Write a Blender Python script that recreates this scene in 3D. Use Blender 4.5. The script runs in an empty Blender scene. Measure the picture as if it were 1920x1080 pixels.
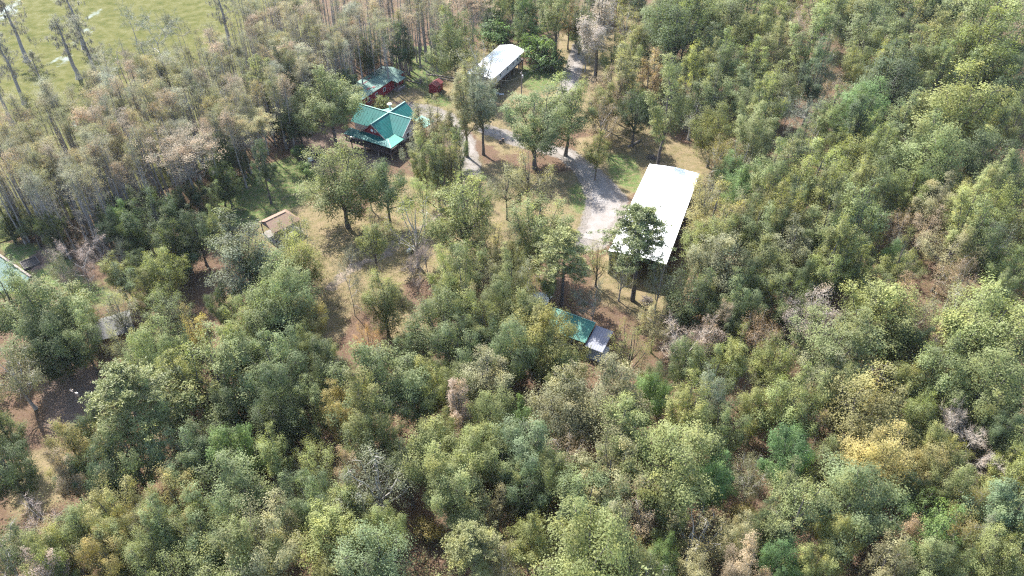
import bpy, math, random
import numpy as np
from mathutils import Vector, Matrix

# ------------------------------------------------------------------ camera, sky, sun, exposure
SC = bpy.context.scene
COL = SC.collection
R = math.radians
CAM_H, PITCH, FPX = 105.0, 40.0, 1423.0          # drone height (m), angle below the horizon, focal length in photo pixels
cam_d = bpy.data.cameras.new('camera')
cam_d.sensor_width = 36.0
cam_d.lens = FPX / 1920 * 36.0
cam_d.clip_start, cam_d.clip_end = 1.0, 20000.0
cam = bpy.data.objects.new('camera', cam_d)
COL.objects.link(cam)
cam.location = (0, 0, CAM_H)
cam.rotation_euler = (R(90 - PITCH), 0, 0)
SC.camera = cam

SUN_EL, SUN_AZ = 50.0, -37.0                      # azimuth clockwise from +Y: the sun stands beyond the lake, to the left
w = bpy.data.worlds.new('World'); SC.world = w; w.use_nodes = True
nt = w.node_tree
sky = nt.nodes.new('ShaderNodeTexSky'); sky.sky_type = 'NISHITA'; sky.sun_disc = False
sky.sun_elevation = R(SUN_EL); sky.sun_rotation = R(SUN_AZ)
sky.air_density = 1.0; sky.dust_density = 1.5
nt.links.new(sky.outputs[0], nt.nodes['Background'].inputs[0])
nt.nodes['Background'].inputs[1].default_value = 0.15
sd = bpy.data.lights.new('sun', 'SUN'); sd.energy = 4.5; sd.angle = R(0.5); sd.color = (1, 0.965, 0.91)
sun = bpy.data.objects.new('sun', sd); COL.objects.link(sun)
to_sun = Vector((math.sin(R(SUN_AZ)) * math.cos(R(SUN_EL)), math.cos(R(SUN_AZ)) * math.cos(R(SUN_EL)), math.sin(R(SUN_EL))))
sun.rotation_euler = to_sun.to_track_quat('Z', 'Y').to_euler()
sun.location = to_sun * 300
vs = SC.view_settings
vs.view_transform = 'Standard'; vs.look = 'None'; vs.gamma = 1.0; vs.use_curve_mapping = False
vs.exposure = 1.85
SC.cycles.max_bounces = 8; SC.cycles.diffuse_bounces = 5; SC.cycles.transmission_bounces = 3; SC.cycles.glossy_bounces = 2
SC.cycles.use_denoising = False; SC.cycles.filter_width = 1.25; SC.cycles.sample_clamp_indirect = 3.0; SC.cycles.denoiser = 'OPENIMAGEDENOISE'; SC.cycles.denoising_input_passes = 'RGB_ALBEDO_NORMAL'
SC.cycles.caustics_reflective = False; SC.cycles.caustics_refractive = False

# ------------------------------------------------------------------ helpers
rng = np.random.default_rng(7)
random.seed(7)
CT, ST = math.cos(R(PITCH)), math.sin(R(PITCH))

def at(px, py, z=0.0):
    """photo pixel -> the world point on the level plane z"""
    x, y = (px - 960) / FPX, (540 - py) / FPX
    d = np.array([x, CT + y * ST, -ST + y * CT])
    return np.array([0, 0, CAM_H]) + d * ((z - CAM_H) / d[2])

def pix(P):
    P = np.asarray(P, float); d = P - np.array([0, 0, CAM_H])
    zc = d[..., 1] * CT - d[..., 2] * ST; yc = d[..., 1] * ST + d[..., 2] * CT
    return 960 + FPX * d[..., 0] / zc, 540 - FPX * yc / zc, zc

def tag(o, label=None, cat=None, group=None, kind=None):
    if label: o['label'] = label
    if cat: o['category'] = cat
    if group: o['group'] = group
    if kind: o['kind'] = kind
    return o

def empty(name, loc, rz=0.0):
    o = bpy.data.objects.new(name, None); COL.objects.link(o)
    o.location = loc; o.rotation_euler = (0, 0, rz); o.empty_display_size = 0.5
    return o

class MB:
    """collects boxes, slabs, tubes; build() links them as one mesh object"""
    def __init__(s): s.v, s.f = [], []
    def add(s, vs, fs):
        n = len(s.v); s.v += [tuple(map(float, p)) for p in vs]; s.f += [tuple(n + i for i in f) for f in fs]; return s
    def box(s, x0, x1, y0, y1, z0, z1):
        return s.add([(x0, y0, z0), (x1, y0, z0), (x1, y1, z0), (x0, y1, z0), (x0, y0, z1), (x1, y0, z1), (x1, y1, z1), (x0, y1, z1)],
                     [(3, 2, 1, 0), (4, 5, 6, 7), (0, 1, 5, 4), (1, 2, 6, 5), (2, 3, 7, 6), (3, 0, 4, 7)])
    def slab(s, pts, t):
        """polygon given as its top face, thickened along its normal by t downwards"""
        p = [Vector(q) for q in pts]; n = (p[1] - p[0]).cross(p[2] - p[0]).normalized()
        if n.z < 0: p.reverse(); n = -n
        k = len(p); return s.add([*p, *[q - n * t for q in p]],
                                 [tuple(range(k)), tuple(range(2 * k - 1, k - 1, -1)), *[(i, k + i, k + (i + 1) % k, (i + 1) % k) for i in range(k)]])
    def bar(s, a, b, w, h=None):
        a, b = Vector(a), Vector(b); d = (b - a).normalized(); h = h or w
        u = d.cross(Vector((0, 0, 1)));
        if u.length < 1e-3: u = Vector((1, 0, 0))
        u.normalize(); v = u.cross(d)
        c = [u * sx * w / 2 + v * sy * h / 2 for sx, sy in ((-1, -1), (1, -1), (1, 1), (-1, 1))]
        return s.add([a + q for q in c] + [b + q for q in c], [(3, 2, 1, 0), (4, 5, 6, 7), (0, 1, 5, 4), (1, 2, 6, 5), (2, 3, 7, 6), (3, 0, 4, 7)])
    def tube(s, pts, rad, n=8, cap=True):
        P = [Vector(p) for p in pts]; vs, fs = [], []
        for i, p in enumerate(P):
            d = (P[min(i + 1, len(P) - 1)] - P[max(i - 1, 0)]).normalized()
            u = d.cross(Vector((0.3, 1, 0.1))).normalized(); v = d.cross(u)
            for k in range(n):
                a = 2 * math.pi * k / n; vs.append(p + (u * math.cos(a) + v * math.sin(a)) * rad[i])
        for i in range(len(P) - 1):
            for k in range(n):
                fs.append((i * n + k, i * n + (k + 1) % n, (i + 1) * n + (k + 1) % n, (i + 1) * n + k))
        if cap: fs += [tuple(range(n - 1, -1, -1)), tuple(range((len(P) - 1) * n, len(P) * n))]
        return s.add(vs, fs)
    def ribs(s, a, b, c, d, step, w=0.05, h=0.03):
        """raised seams on the slope a-b (eave) to d-c (ridge)"""
        a, b, c, d = map(Vector, (a, b, c, d)); n = (b - a).cross(d - a).normalized(); n = n if n.z > 0 else -n
        k = max(1, int((b - a).length / step))
        for i in range(k + 1):
            t = i / k; p, q = a.lerp(b, t) + n * h * .4, d.lerp(c, t) + n * h * .4; s.bar(p, q, w, h)
        return s
    def build(s, name, mat, parent=None, smooth=False):
        m = bpy.data.meshes.new(name); m.from_pydata(s.v, [], s.f); m.update()
        if smooth: m.polygons.foreach_set('use_smooth', [True] * len(m.polygons))
        m.materials.append(mat)
        o = bpy.data.objects.new(name, m); COL.objects.link(o)
        if parent: o.parent = parent
        return o

def quads_mesh(name, V, mat, tint=None, k=4):
    """V: (n*k,3) corners of n separate k-gons -> mesh"""
    n = len(V) // k; m = bpy.data.meshes.new(name)
    m.vertices.add(len(V)); m.vertices.foreach_set('co', np.ascontiguousarray(V, np.float32).ravel())
    m.loops.add(len(V)); m.loops.foreach_set('vertex_index', np.arange(len(V), dtype=np.int32))
    m.polygons.add(n); m.polygons.foreach_set('loop_start', np.arange(0, len(V), k, dtype=np.int32))
    if tint is not None:
        a = m.attributes.new('tint', 'FLOAT', 'FACE'); a.data.foreach_set('value', np.ascontiguousarray(tint, np.float32))
    m.materials.append(mat); m.update(calc_edges=True)
    return m

# ------------------------------------------------------------------ materials
def new_mat(name):
    m = bpy.data.materials.new(name); m.use_nodes = True
    n = m.node_tree.nodes; return m, n, m.node_tree.links, n['Principled BSDF']

def ramp(n, stops):
    r = n.new('ShaderNodeValToRGB'); e = r.color_ramp.elements
    while len(e) < len(stops): e.new(0.5)
    for el, (p, c) in zip(e, stops): el.position = p; el.color = (*c, 1)
    return r

def noise(n, scale, detail=4, rough=0.6, coord=None, links=None):
    t = n.new('ShaderNodeTexNoise'); t.inputs['Scale'].default_value = scale; t.inputs['Detail'].default_value = detail; t.inputs['Roughness'].default_value = rough
    if coord is not None: links.new(coord, t.inputs['Vector'])
    return t

def mixc(n, l, fac, a, b, mode='MIX'):
    x = n.new('ShaderNodeMix'); x.data_type = 'RGBA'; x.blend_type = mode
    for sock, val in ((x.inputs[0], fac), (x.inputs[6], a), (x.inputs[7], b)):
        if hasattr(val, 'is_output'): l.new(val, sock)
        elif isinstance(val, (int, float)): sock.default_value = val
        else: sock.default_value = (*val, 1)
    return x.outputs[2]

def plain(name, col, rough=0.6, var=0.25, scale=1.5, metal=0.0, spec=0.5, streak=None, bump=0.0):
    """paint / wood / metal with blotches of wear"""
    m, n, l, p = new_mat(name)
    tc = n.new('ShaderNodeTexCoord'); src = tc.outputs['Object']
    if streak:
        mp = n.new('ShaderNodeMapping'); mp.inputs['Scale'].default_value = streak; l.new(src, mp.inputs[0]); src = mp.outputs[0]
    t = noise(n, scale, 5, 0.65, src, l)
    r = ramp(n, [(0.3, tuple(c * (1 - var) for c in col)), (0.7, tuple(min(1, c * (1 + var)) for c in col))])
    l.new(t.outputs[0], r.inputs[0]); l.new(r.outputs[0], p.inputs['Base Color'])
    p.inputs['Roughness'].default_value = rough; p.inputs['Metallic'].default_value = metal
    p.inputs['Specular IOR Level'].default_value = spec
    if bump:
        b = n.new('ShaderNodeBump'); b.inputs['Strength'].default_value = bump; l.new(t.outputs[0], b.inputs['Height']); l.new(b.outputs[0], p.inputs['Normal'])
    return m

def foliage_mat(name, transl=0.5, gloss=0.2, second=(1.28, 1.08, 0.72), amount=0.6):
    m, n, l, p = new_mat(name)
    oi = n.new('ShaderNodeObjectInfo'); at_ = n.new('ShaderNodeAttribute'); at_.attribute_name = 'tint'
    tc = n.new('ShaderNodeTexCoord')
    off = n.new('ShaderNodeVectorMath'); off.operation = 'ADD'
    sc_ = n.new('ShaderNodeVectorMath'); sc_.operation = 'SCALE'; sc_.inputs[0].default_value = (37, 53, 71); l.new(oi.outputs['Random'], sc_.inputs['Scale'])
    l.new(tc.outputs['Object'], off.inputs[0]); l.new(sc_.outputs[0], off.inputs[1])
    t = noise(n, 0.33, 3, 0.6, off.outputs[0], l)
    mr = n.new('ShaderNodeMapRange'); mr.inputs[1].default_value = 0.5; mr.inputs[2].default_value = 0.68; mr.inputs[4].default_value = amount
    l.new(t.outputs[0], mr.inputs[0])
    sec = mixc(n, l, 1.0, oi.outputs['Color'], second, 'MULTIPLY')
    c1 = mixc(n, l, mr.outputs[0], oi.outputs['Color'], sec)
    br = n.new('ShaderNodeMapRange'); br.inputs[3].default_value = 0.55; br.inputs[4].default_value = 1.45; l.new(at_.outputs['Fac'], br.inputs[0])
    val = n.new('ShaderNodeVectorMath'); val.operation = 'SCALE'; l.new(c1, val.inputs[0]); l.new(br.outputs[0], val.inputs['Scale'])
    l.new(val.outputs[0], p.inputs['Base Color']); p.inputs['Roughness'].default_value = 0.55; p.inputs['Specular IOR Level'].default_value = gloss
    tr = n.new('ShaderNodeBsdfTranslucent')
    tcx = mixc(n, l, 1.0, val.outputs[0], (1.15, 1.2, 0.7), 'MULTIPLY'); l.new(tcx, tr.inputs[0])
    mx = n.new('ShaderNodeMixShader'); mx.inputs[0].default_value = transl
    l.new(p.outputs[0], mx.inputs[1]); l.new(tr.outputs[0], mx.inputs[2]); l.new(mx.outputs[0], n['Material Output'].inputs[0])
    return m

M_LEAF = foliage_mat('leaf')
M_NEEDLE = foliage_mat('needle', 0.2, 0.3, (1.35, 1.15, 0.6), 0.5)
M_FEATHER = foliage_mat('cypress_needle', 0.3, 0.15, (1.25, 0.85, 0.6), 0.6)
M_MOSS = foliage_mat('hanging_moss', 0.25, 0.1, (1.1, 1.05, 0.95), 0.4)
M_TWIG = foliage_mat('twig', 0.0, 0.1, (1.1, 0.9, 0.75), 0.5)
M_BARK = plain('bark', (0.10, 0.085, 0.075), 0.9, 0.45, 3.0, streak=(3, 3, 0.5), bump=0.4)
M_BARK_PALE = plain('pale_bark', (0.34, 0.31, 0.28), 0.85, 0.3, 3.0, streak=(3, 3, 0.5), bump=0.3)
M_BARK_CYP = plain('cypress_bark', (0.25, 0.225, 0.21), 0.9, 0.4, 2.5, streak=(3, 3, 0.4), bump=0.3)

# ------------------------------------------------------------------ ground, water, tracks
def inside(poly, X, Y):
    r = np.zeros(X.shape, bool); k = len(poly); j = k - 1
    for i in range(k):
        (xi, yi), (xj, yj) = poly[i], poly[j]
        c = ((yi > Y) != (yj > Y)) & (X < (xj - xi) * (Y - yi) / (yj - yi + 1e-12) + xi)
        r ^= c; j = i
    return r

SHORE = [(-700, 560), (-300, 500), (0, 452), (120, 412), (230, 378), (345, 335), (450, 275), (540, 205), (620, 150), (630, 95), (590, 45), (560, -10), (530, -70), (500, -130)]
SHORE_W = [tuple(at(*p)[:2]) for p in SHORE] + [(-60, 1500), (-4000, 4000), (-4000, 40)]
POOL = [tuple(at(*p)[:2]) for p in ((-260, 330), (0, 477), (26, 496), (56, 518), (34, 545), (-330, 540))]

gx = np.concatenate([np.linspace(-5000, -300, 12)[:-1], np.arange(-300, 300.1, 1.6), np.linspace(300, 5000, 12)[1:]])
gy = np.concatenate([np.linspace(-2500, -40, 8)[:-1], np.arange(-40, 430, 1.6), np.linspace(430, 7000, 14)[1:]])
GX, GY = np.meshgrid(gx, gy)
def blur(a, n):
    for _ in range(n):
        a = (a + np.roll(a, 1, 0) + np.roll(a, -1, 0) + np.roll(a, 1, 1) + np.roll(a, -1, 1)) / 5
    return a
lake = blur(inside(SHORE_W, GX, GY).astype(float), 4) + blur(inside(POOL, GX, GY).astype(float), 1)
GZ = 0.12 * np.sin(GX * .11 + 1.3) * np.cos(GY * .09) + 0.08 * np.sin(GX * .31 + GY * .23)
flat = np.clip((np.abs(GX) < 300) & (GY < 430), 0, 1)
GZ = GZ * flat - 1.6 * np.clip(lake, 0, 1)
GPX, GPY, _ = pix(np.stack([GX, GY, np.zeros_like(GX)], -1))
front = (GX * 0 + 1) * (GY * CT + CAM_H * ST > 5)
def zone(polys, n=4):
    a = np.zeros_like(GX)
    for p in polys: a = np.maximum(a, inside(p, GPX, GPY) * front)
    return np.clip(blur(a.astype(float), n), 0, 1)
Z_DRY = zone([
    [(690, 330), (790, 330), (900, 325), (960, 410), (1010, 480), (900, 520), (760, 520), (700, 430)], [(1040, 60), (1180, 60), (1260, 220), (1240, 260), (1080, 240)],
    [(430, 400), (520, 330), (600, 355), (700, 420), (770, 460), (760, 520), (740, 560), (660, 570), (650, 640), (600, 640), (560, 600), (600, 520), (540, 480), (470, 450)],
    [(1080, 260), (1180, 240), (1330, 280), (1330, 345), (1220, 320), (1160, 390), (1120, 450), (1040, 440), (960, 420), (900, 350), (860, 330), (930, 300), (1010, 330), (1090, 320)],
    [(700, 205), (745, 160), (790, 105), (900, 92), (960, 120), (1065, 130), (1055, 200), (1010, 215), (960, 300), (900, 260), (850, 230), (780, 215)],
    [(10, 930), (40, 850), (120, 830), (130, 930), (40, 980)],
    [(1130, 470), (1220, 500), (1300, 500), (1290, 560), (1230, 620), (1170, 580), (1110, 560)],
    [(240, 600), (330, 600), (320, 640), (250, 630)], [(700, 560), (780, 570), (820, 640), (740, 650)]])
Z_GREEN = zone([
    [(385, 380), (470, 320), (560, 285), (620, 330), (590, 365), (545, 395), (480, 425), (410, 420)],
    [(755, 90), (850, 80), (850, 125), (800, 165), (735, 165), (735, 120)],
    [(760, 345), (800, 310), (875, 280), (905, 300), (880, 335), (790, 360)],
    [(1062, 345), (1108, 345), (1105, 405), (1070, 405)],
    [(1140, 280), (1200, 300), (1205, 370), (1150, 340)], [(790, 160), (840, 180), (860, 205), (800, 195)],
    [(980, 120), (1060, 120), (1040, 170), (985, 175)],
    [(-40, 440), (110, 470), (150, 520), (260, 560), (200, 580), (60, 520)]], 4)
Z_BARE = zone([
    [(560, 235), (660, 245), (740, 300), (700, 320), (600, 330), (540, 280)], [(75, 690), (190, 690), (170, 800), (90, 820)],
    [(690, 185), (760, 190), (830, 205), (880, 280), (860, 300), (790, 230)], [(150, 400), (40, 500), (60, 520), (110, 480)]], 3)
TRACKS = {
    'gravel_road': [(1098, 60, 4), (1085, 100, 4.5), (1066, 160, 4.5), (1050, 205, 4.2)],
    'gravel_driveway': [(905, 240, 3), (935, 250, 4), (965, 262, 4), (1010, 275, 4), (1060, 288, 4.5), (1095, 315, 5.5), (1120, 345, 8), (1138, 375, 11), (1135, 400, 10.5), (1122, 425, 9), (1110, 450, 8)],
    'dirt_path': [(880, 335, 2.5), (830, 400, 2.2), (770, 440, 2.5), (735, 455, 3.4), (728, 480, 3.6), (690, 492, 3.4), (650, 508, 3.6), (620, 545, 3)],
    'house_driveway': [(760, 200, 4), (800, 207, 7), (840, 222, 6), (870, 262, 4), (885, 320, 3.5)]}
Z_GRAV = np.zeros_like(GX)
for nm, tr in TRACKS.items():
    if nm == 'dirt_path': continue
    for (x0, y0, w0), (x1, y1, w1) in zip(tr, tr[1:]):
        A, Bq = at(x0, y0)[:2], at(x1, y1)[:2]; d = Bq - A; t = np.clip(((GX - A[0]) * d[0] + (GY - A[1]) * d[1]) / (d @ d), 0, 1)
        dist = np.hypot(GX - A[0] - t * d[0], GY - A[1] - t * d[1]); Z_GRAV = np.maximum(Z_GRAV, np.clip(1 - (dist - (w0 + (w1 - w0) * t) * .36) / 2.6, 0, 1))
verts = np.stack([GX, GY, GZ], -1).reshape(-1, 3); ny, nx = GX.shape
idx = np.arange(ny * nx).reshape(ny, nx)
fq = np.stack([idx[:-1, :-1], idx[:-1, 1:], idx[1:, 1:], idx[1:, :-1]], -1).reshape(-1, 4)
gm = bpy.data.meshes.new('ground')
gm.vertices.add(len(verts)); gm.vertices.foreach_set('co', verts.astype(np.float32).ravel())
gm.loops.add(fq.size); gm.loops.foreach_set('vertex_index', fq.astype(np.int32).ravel())
gm.polygons.add(len(fq)); gm.polygons.foreach_set('loop_start', np.arange(0, fq.size, 4, dtype=np.int32))
gm.polygons.foreach_set('use_smooth', np.ones(len(fq), bool))
ca = gm.color_attributes.new('zones', 'FLOAT_COLOR', 'POINT')
ca.data.foreach_set('color', np.stack([Z_DRY, Z_GREEN, Z_BARE, Z_GRAV], -1).astype(np.float32).ravel())
gm.update(calc_edges=True)

m, n, l, p = new_mat('forest_floor')
geo = n.new('ShaderNodeNewGeometry'); pos = geo.outputs['Position']
za = n.new('ShaderNodeAttribute'); za.attribute_name = 'zones'; sep = n.new('ShaderNodeSeparateColor'); l.new(za.outputs['Color'], sep.inputs[0])
big, mid, fine, grit = noise(n, 0.06, 4, .6, pos, l), noise(n, 0.45, 5, .7, pos, l), noise(n, 3.0, 4, .75, pos, l), noise(n, 11.0, 2, .8, pos, l)
mid2 = noise(n, 0.9, 5, .65, pos, l)
lit = ramp(n, [(0.25, (0.040, 0.025, 0.017)), (0.45, (0.092, 0.056, 0.038)), (0.6, (0.13, 0.088, 0.063)), (0.8, (0.165, 0.125, 0.09))]); l.new(fine.outputs[0], lit.inputs[0])
lit2 = ramp(n, [(0.3, (0.037, 0.025, 0.016)), (0.7, (0.143, 0.099, 0.059))]); l.new(grit.outputs[0], lit2.inputs[0])
mr = n.new('ShaderNodeMapRange'); mr.inputs[1].default_value = .4; mr.inputs[2].default_value = .62; l.new(mid.outputs[0], mr.inputs[0])
c_lit = mixc(n, l, mr.outputs[0], lit.outputs[0], lit2.outputs[0])
dry = ramp(n, [(0.25, (0.090, 0.069, 0.034)), (0.5, (0.159, 0.124, 0.066)), (0.75, (0.212, 0.163, 0.106))]); l.new(fine.outputs[0], dry.inputs[0])
dry2 = ramp(n, [(0.35, (0.069, 0.074, 0.026)), (0.62, (0.190, 0.143, 0.090))]); l.new(mid.outputs[0], dry2.inputs[0])
c_dry = mixc(n, l, .5, dry.outputs[0], dry2.outputs[0])
grn = ramp(n, [(0.3, (0.042, 0.069, 0.021)), (0.55, (0.084, 0.126, 0.038)), (0.8, (0.158, 0.168, 0.065))]); l.new(fine.outputs[0], grn.inputs[0])
bare = ramp(n, [(0.3, (0.081, 0.056, 0.043)), (0.7, (0.167, 0.124, 0.099))]); l.new(fine.outputs[0], bare.inputs[0])
def edge(sock):
    a = n.new('ShaderNodeMath'); a.operation = 'ADD'; l.new(sock, a.inputs[0]); l.new(mid.outputs[0], a.inputs[1])
    b = n.new('ShaderNodeMapRange'); b.inputs[1].default_value = .82; b.inputs[2].default_value = 1.15; b.interpolation_type = 'SMOOTHSTEP'; l.new(a.outputs[0], b.inputs[0]); return b.outputs[0]
c = mixc(n, l, edge(sep.outputs[0]), c_lit, c_dry)
gmix = n.new('ShaderNodeMapRange'); gmix.inputs[1].default_value = .42; gmix.inputs[2].default_value = .66; gmix.inputs[4].default_value = .8; l.new(mid2.outputs[0], gmix.inputs[0])
c = mixc(n, l, edge(sep.outputs[1]), c, mixc(n, l, gmix.outputs[0], grn.outputs[0], c_dry))
c = mixc(n, l, edge(sep.outputs[2]), c, bare.outputs[0])
gr1 = ramp(n, [(0.3, (0.115, 0.10, 0.085)), (0.7, (0.21, 0.19, 0.17))]); l.new(fine.outputs[0], gr1.inputs[0])
c = mixc(n, l, edge(za.outputs['Alpha']), c, gr1.outputs[0])
l.new(c, p.inputs['Base Color']); p.inputs['Roughness'].default_value = 0.95; p.inputs['Specular IOR Level'].default_value = 0.1
bp_ = n.new('ShaderNodeBump'); bp_.inputs['Strength'].default_value = 0.6; bp_.inputs['Distance'].default_value = 0.25
l.new(fine.outputs[0], bp_.inputs['Height']); l.new(bp_.outputs[0], p.inputs['Normal'])
gm.materials.append(m)
ground = bpy.data.objects.new('ground', gm); COL.objects.link(ground); tag(ground, kind='structure')

# duckweed-covered lake
m, n, l, p = new_mat('duckweed_water')
geo = n.new('ShaderNodeNewGeometry'); pos = geo.outputs['Position']
mp = n.new('ShaderNodeMapping'); mp.inputs['Scale'].default_value = (1, .45, 1); mp.inputs['Rotation'].default_value = (0, 0, R(25)); l.new(pos, mp.inputs[0])
a_, b_ = noise(n, 0.045, 6, .62, mp.outputs[0], l), noise(n, 0.25, 6, .7, pos, l)
weed = ramp(n, [(0.3, (0.05, 0.06, 0.02)), (0.5, (0.088, 0.088, 0.034)), (0.72, (0.125, 0.12, 0.06))]); l.new(b_.outputs[0], weed.inputs[0])
l.new(weed.outputs[0], p.inputs['Base Color']); p.inputs['Roughness'].default_value = 1.0; p.inputs['Specular IOR Level'].default_value = .0
wt = n.new('ShaderNodeBsdfPrincipled'); wt.inputs['Base Color'].default_value = (0.10, 0.12, 0.07, 1); wt.inputs['Roughness'].default_value = 0.12; wt.inputs['Specular IOR Level'].default_value = 0.5
wsum = n.new('ShaderNodeMath'); wsum.operation = 'MULTIPLY_ADD'; wsum.inputs[1].default_value = .22; l.new(b_.outputs[0], wsum.inputs[0]); l.new(a_.outputs[0], wsum.inputs[2])
mr = n.new('ShaderNodeMapRange'); mr.inputs[1].default_value = .735; mr.inputs[2].default_value = .80; l.new(wsum.outputs[0], mr.inputs[0])
mx = n.new('ShaderNodeMixShader'); l.new(mr.outputs[0], mx.inputs[0]); l.new(p.outputs[0], mx.inputs[1]); l.new(wt.outputs[0], mx.inputs[2]); l.new(mx.outputs[0], n['Material Output'].inputs[0])
mb = MB(); mb.add([(x, y, -0.35) for x, y in SHORE_W], [tuple(range(len(SHORE_W)))[::-1]])
lk = mb.build('lake_water', m); tag(lk, kind='structure')
# pale water of the landscaped pond on the left
mp_ = plain('pond_water_pale', (0.06, 0.10, 0.09), 0.6, 0.12, 0.3, spec=.1)
mb = MB(); mb.add([(x, y, -0.25) for x, y in POOL], [tuple(range(len(POOL)))[::-1]]); pw = mb.build('pond_water', mp_); tag(pw, kind='structure')

M_GRAVEL, n, l, p = new_mat('gravel')
geo = n.new('ShaderNodeNewGeometry'); pos = geo.outputs['Position']
f1, f2 = noise(n, 5.0, 3, .8, pos, l), noise(n, 0.35, 5, .65, pos, l)
r1 = ramp(n, [(0.3, (0.14, 0.126, 0.112)), (0.7, (0.225, 0.207, 0.19))]); l.new(f1.outputs[0], r1.inputs[0])
r2 = ramp(n, [(0.35, (0.13, 0.108, 0.088)), (0.7, (0.225, 0.21, 0.20))]); l.new(f2.outputs[0], r2.inputs[0])
l.new(mixc(n, l, .5, r1.outputs[0], r2.outputs[0]), p.inputs['Base Color']); p.inputs['Roughness'].default_value = .95

M_DIRT = plain('tan_dirt', (0.175, 0.14, 0.108), 0.95, 0.35, 0.8, spec=.1)

def ribbon(name, pts, mat, z=0.14, jit=0.5, seed=1):
    """track from pixel centre points (px, py, width in metres), ragged at its edges"""
    r = random.Random(seed); P = [(Vector(at(a, b)[:2]), wd) for a, b, wd in pts]; D = []
    for (a, wa), (b, wb) in zip(P, P[1:]):
        k = max(2, int((b - a).length / 0.8)); D += [(a.lerp(b, i / k), wa + (wb - wa) * i / k) for i in range(k)]
    D.append(P[-1])
    for _ in range(8):
        D = [D[0]] + [((D[i - 1][0] + D[i][0] * 2 + D[i + 1][0]) / 4, D[i][1]) for i in range(1, len(D) - 1)] + [D[-1]]
    V, F = [], []; jl = jr = 0
    for i, (q, wd) in enumerate(D):
        d = (D[min(i + 1, len(D) - 1)][0] - D[max(i - 1, 0)][0]).normalized(); nn = Vector((-d.y, d.x))
        jl = jl * .6 + r.uniform(-jit, jit); jr = jr * .6 + r.uniform(-jit, jit)
        for t in (-1, -.5, 0, .5, 1):
            off = t * wd / 2 + (jl if t < 0 else jr) * abs(t)
            e = q + nn * off
            zz = .12 * math.sin(e.x * .11 + 1.3) * math.cos(e.y * .09) + .08 * math.sin(e.x * .31 + e.y * .23)
            V.append((e.x, e.y, zz + (0.055 if abs(t) < 1 else -0.03)))
        if i:
            o = i * 5
            for k in range(4): F.append((o - 5 + k, o - 4 + k, o + k + 1, o + k))
    mb = MB(); mb.add(V, F); o = mb.build(name, mat, smooth=True); tag(o, kind='structure'); return o
for k, (nm, tr) in enumerate(TRACKS.items()): ribbon(nm, [(x, y, w_ * .74) for x, y, w_ in tr], M_DIRT if nm == 'dirt_path' else M_GRAVEL, seed=k + 2, jit=.75)

# ------------------------------------------------------------------ building materials
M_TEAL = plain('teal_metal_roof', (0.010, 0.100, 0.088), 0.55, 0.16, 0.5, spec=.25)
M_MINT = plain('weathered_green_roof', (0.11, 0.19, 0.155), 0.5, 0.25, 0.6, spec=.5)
M_TEAL_SUNLIT = plain('sunlit_teal_roof', (0.05, 0.19, 0.145), 0.5, 0.15, 0.6, spec=.35)  # lighter copy of the teal roof, sunlight on the side porch put into its colour
M_MINTL = plain('pale_mint_roof', (0.15, 0.29, 0.23), 0.4, 0.1, 0.6)
M_RED = plain('red_board_wall', (0.21, 0.018, 0.026), 0.7, 0.25, 1.2, streak=(4, 4, .4))
M_REDROOF = plain('rusty_red_roof', (0.16, 0.042, 0.04), 0.55, 0.3, 1.5)
M_WHITEROOF = plain('white_metal_roof', (0.80, 0.80, 0.79), 0.35, 0.03, 0.4, spec=.6)
M_WHITEWALL = plain('off_white_siding', (0.55, 0.53, 0.52), 0.7, 0.12, 1.0)
M_GREYWALL = plain('grey_wall', (0.34, 0.33, 0.33), 0.7, 0.15, 1.0)
M_DARKWOOD = plain('dark_stained_wood', (0.05, 0.035, 0.035), 0.75, 0.3, 2.0, streak=(1, 1, 4))
M_WOOD = plain('weathered_wood', (0.22, 0.18, 0.15), 0.85, 0.3, 2.0)
M_TAN = plain('tan_shingle', (0.18, 0.115, 0.08), 0.85, 0.15, 2.0)
M_GLASS, n, l, p = new_mat('window_glass'); p.inputs['Base Color'].default_value = (0.02, 0.03, 0.035, 1); p.inputs['Roughness'].default_value = 0.06; p.inputs['Specular IOR Level'].default_value = 0.8
M_GREYROOF = plain('grey_metal_roof', (0.15, 0.155, 0.185), 0.5, 0.2, 0.9, spec=.4)
M_OLDROOF = plain('lichen_grey_roof', (0.085, 0.085, 0.084), 0.8, 0.3, 1.3, bump=.3)
M_GREENRIB = plain('green_ribbed_roof', (0.02, 0.13, 0.095), 0.5, 0.25, 0.7, spec=.35)
M_RUSTWALL = plain('rust_brown_wall', (0.10, 0.045, 0.03), 0.8, 0.3, 1.5)
M_DARK = plain('dark_interior', (0.03, 0.027, 0.025), 0.9, 0.3, 1.5)
M_STEEL = plain('galvanised_steel', (0.45, 0.46, 0.47), 0.45, 0.15, 2.0, metal=.6)
M_WIRE = plain('wire', (0.06, 0.07, 0.07), 0.6, 0.1)
M_WHITE = plain('white_paint', (0.75, 0.75, 0.73), 0.5, 0.08)

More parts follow.
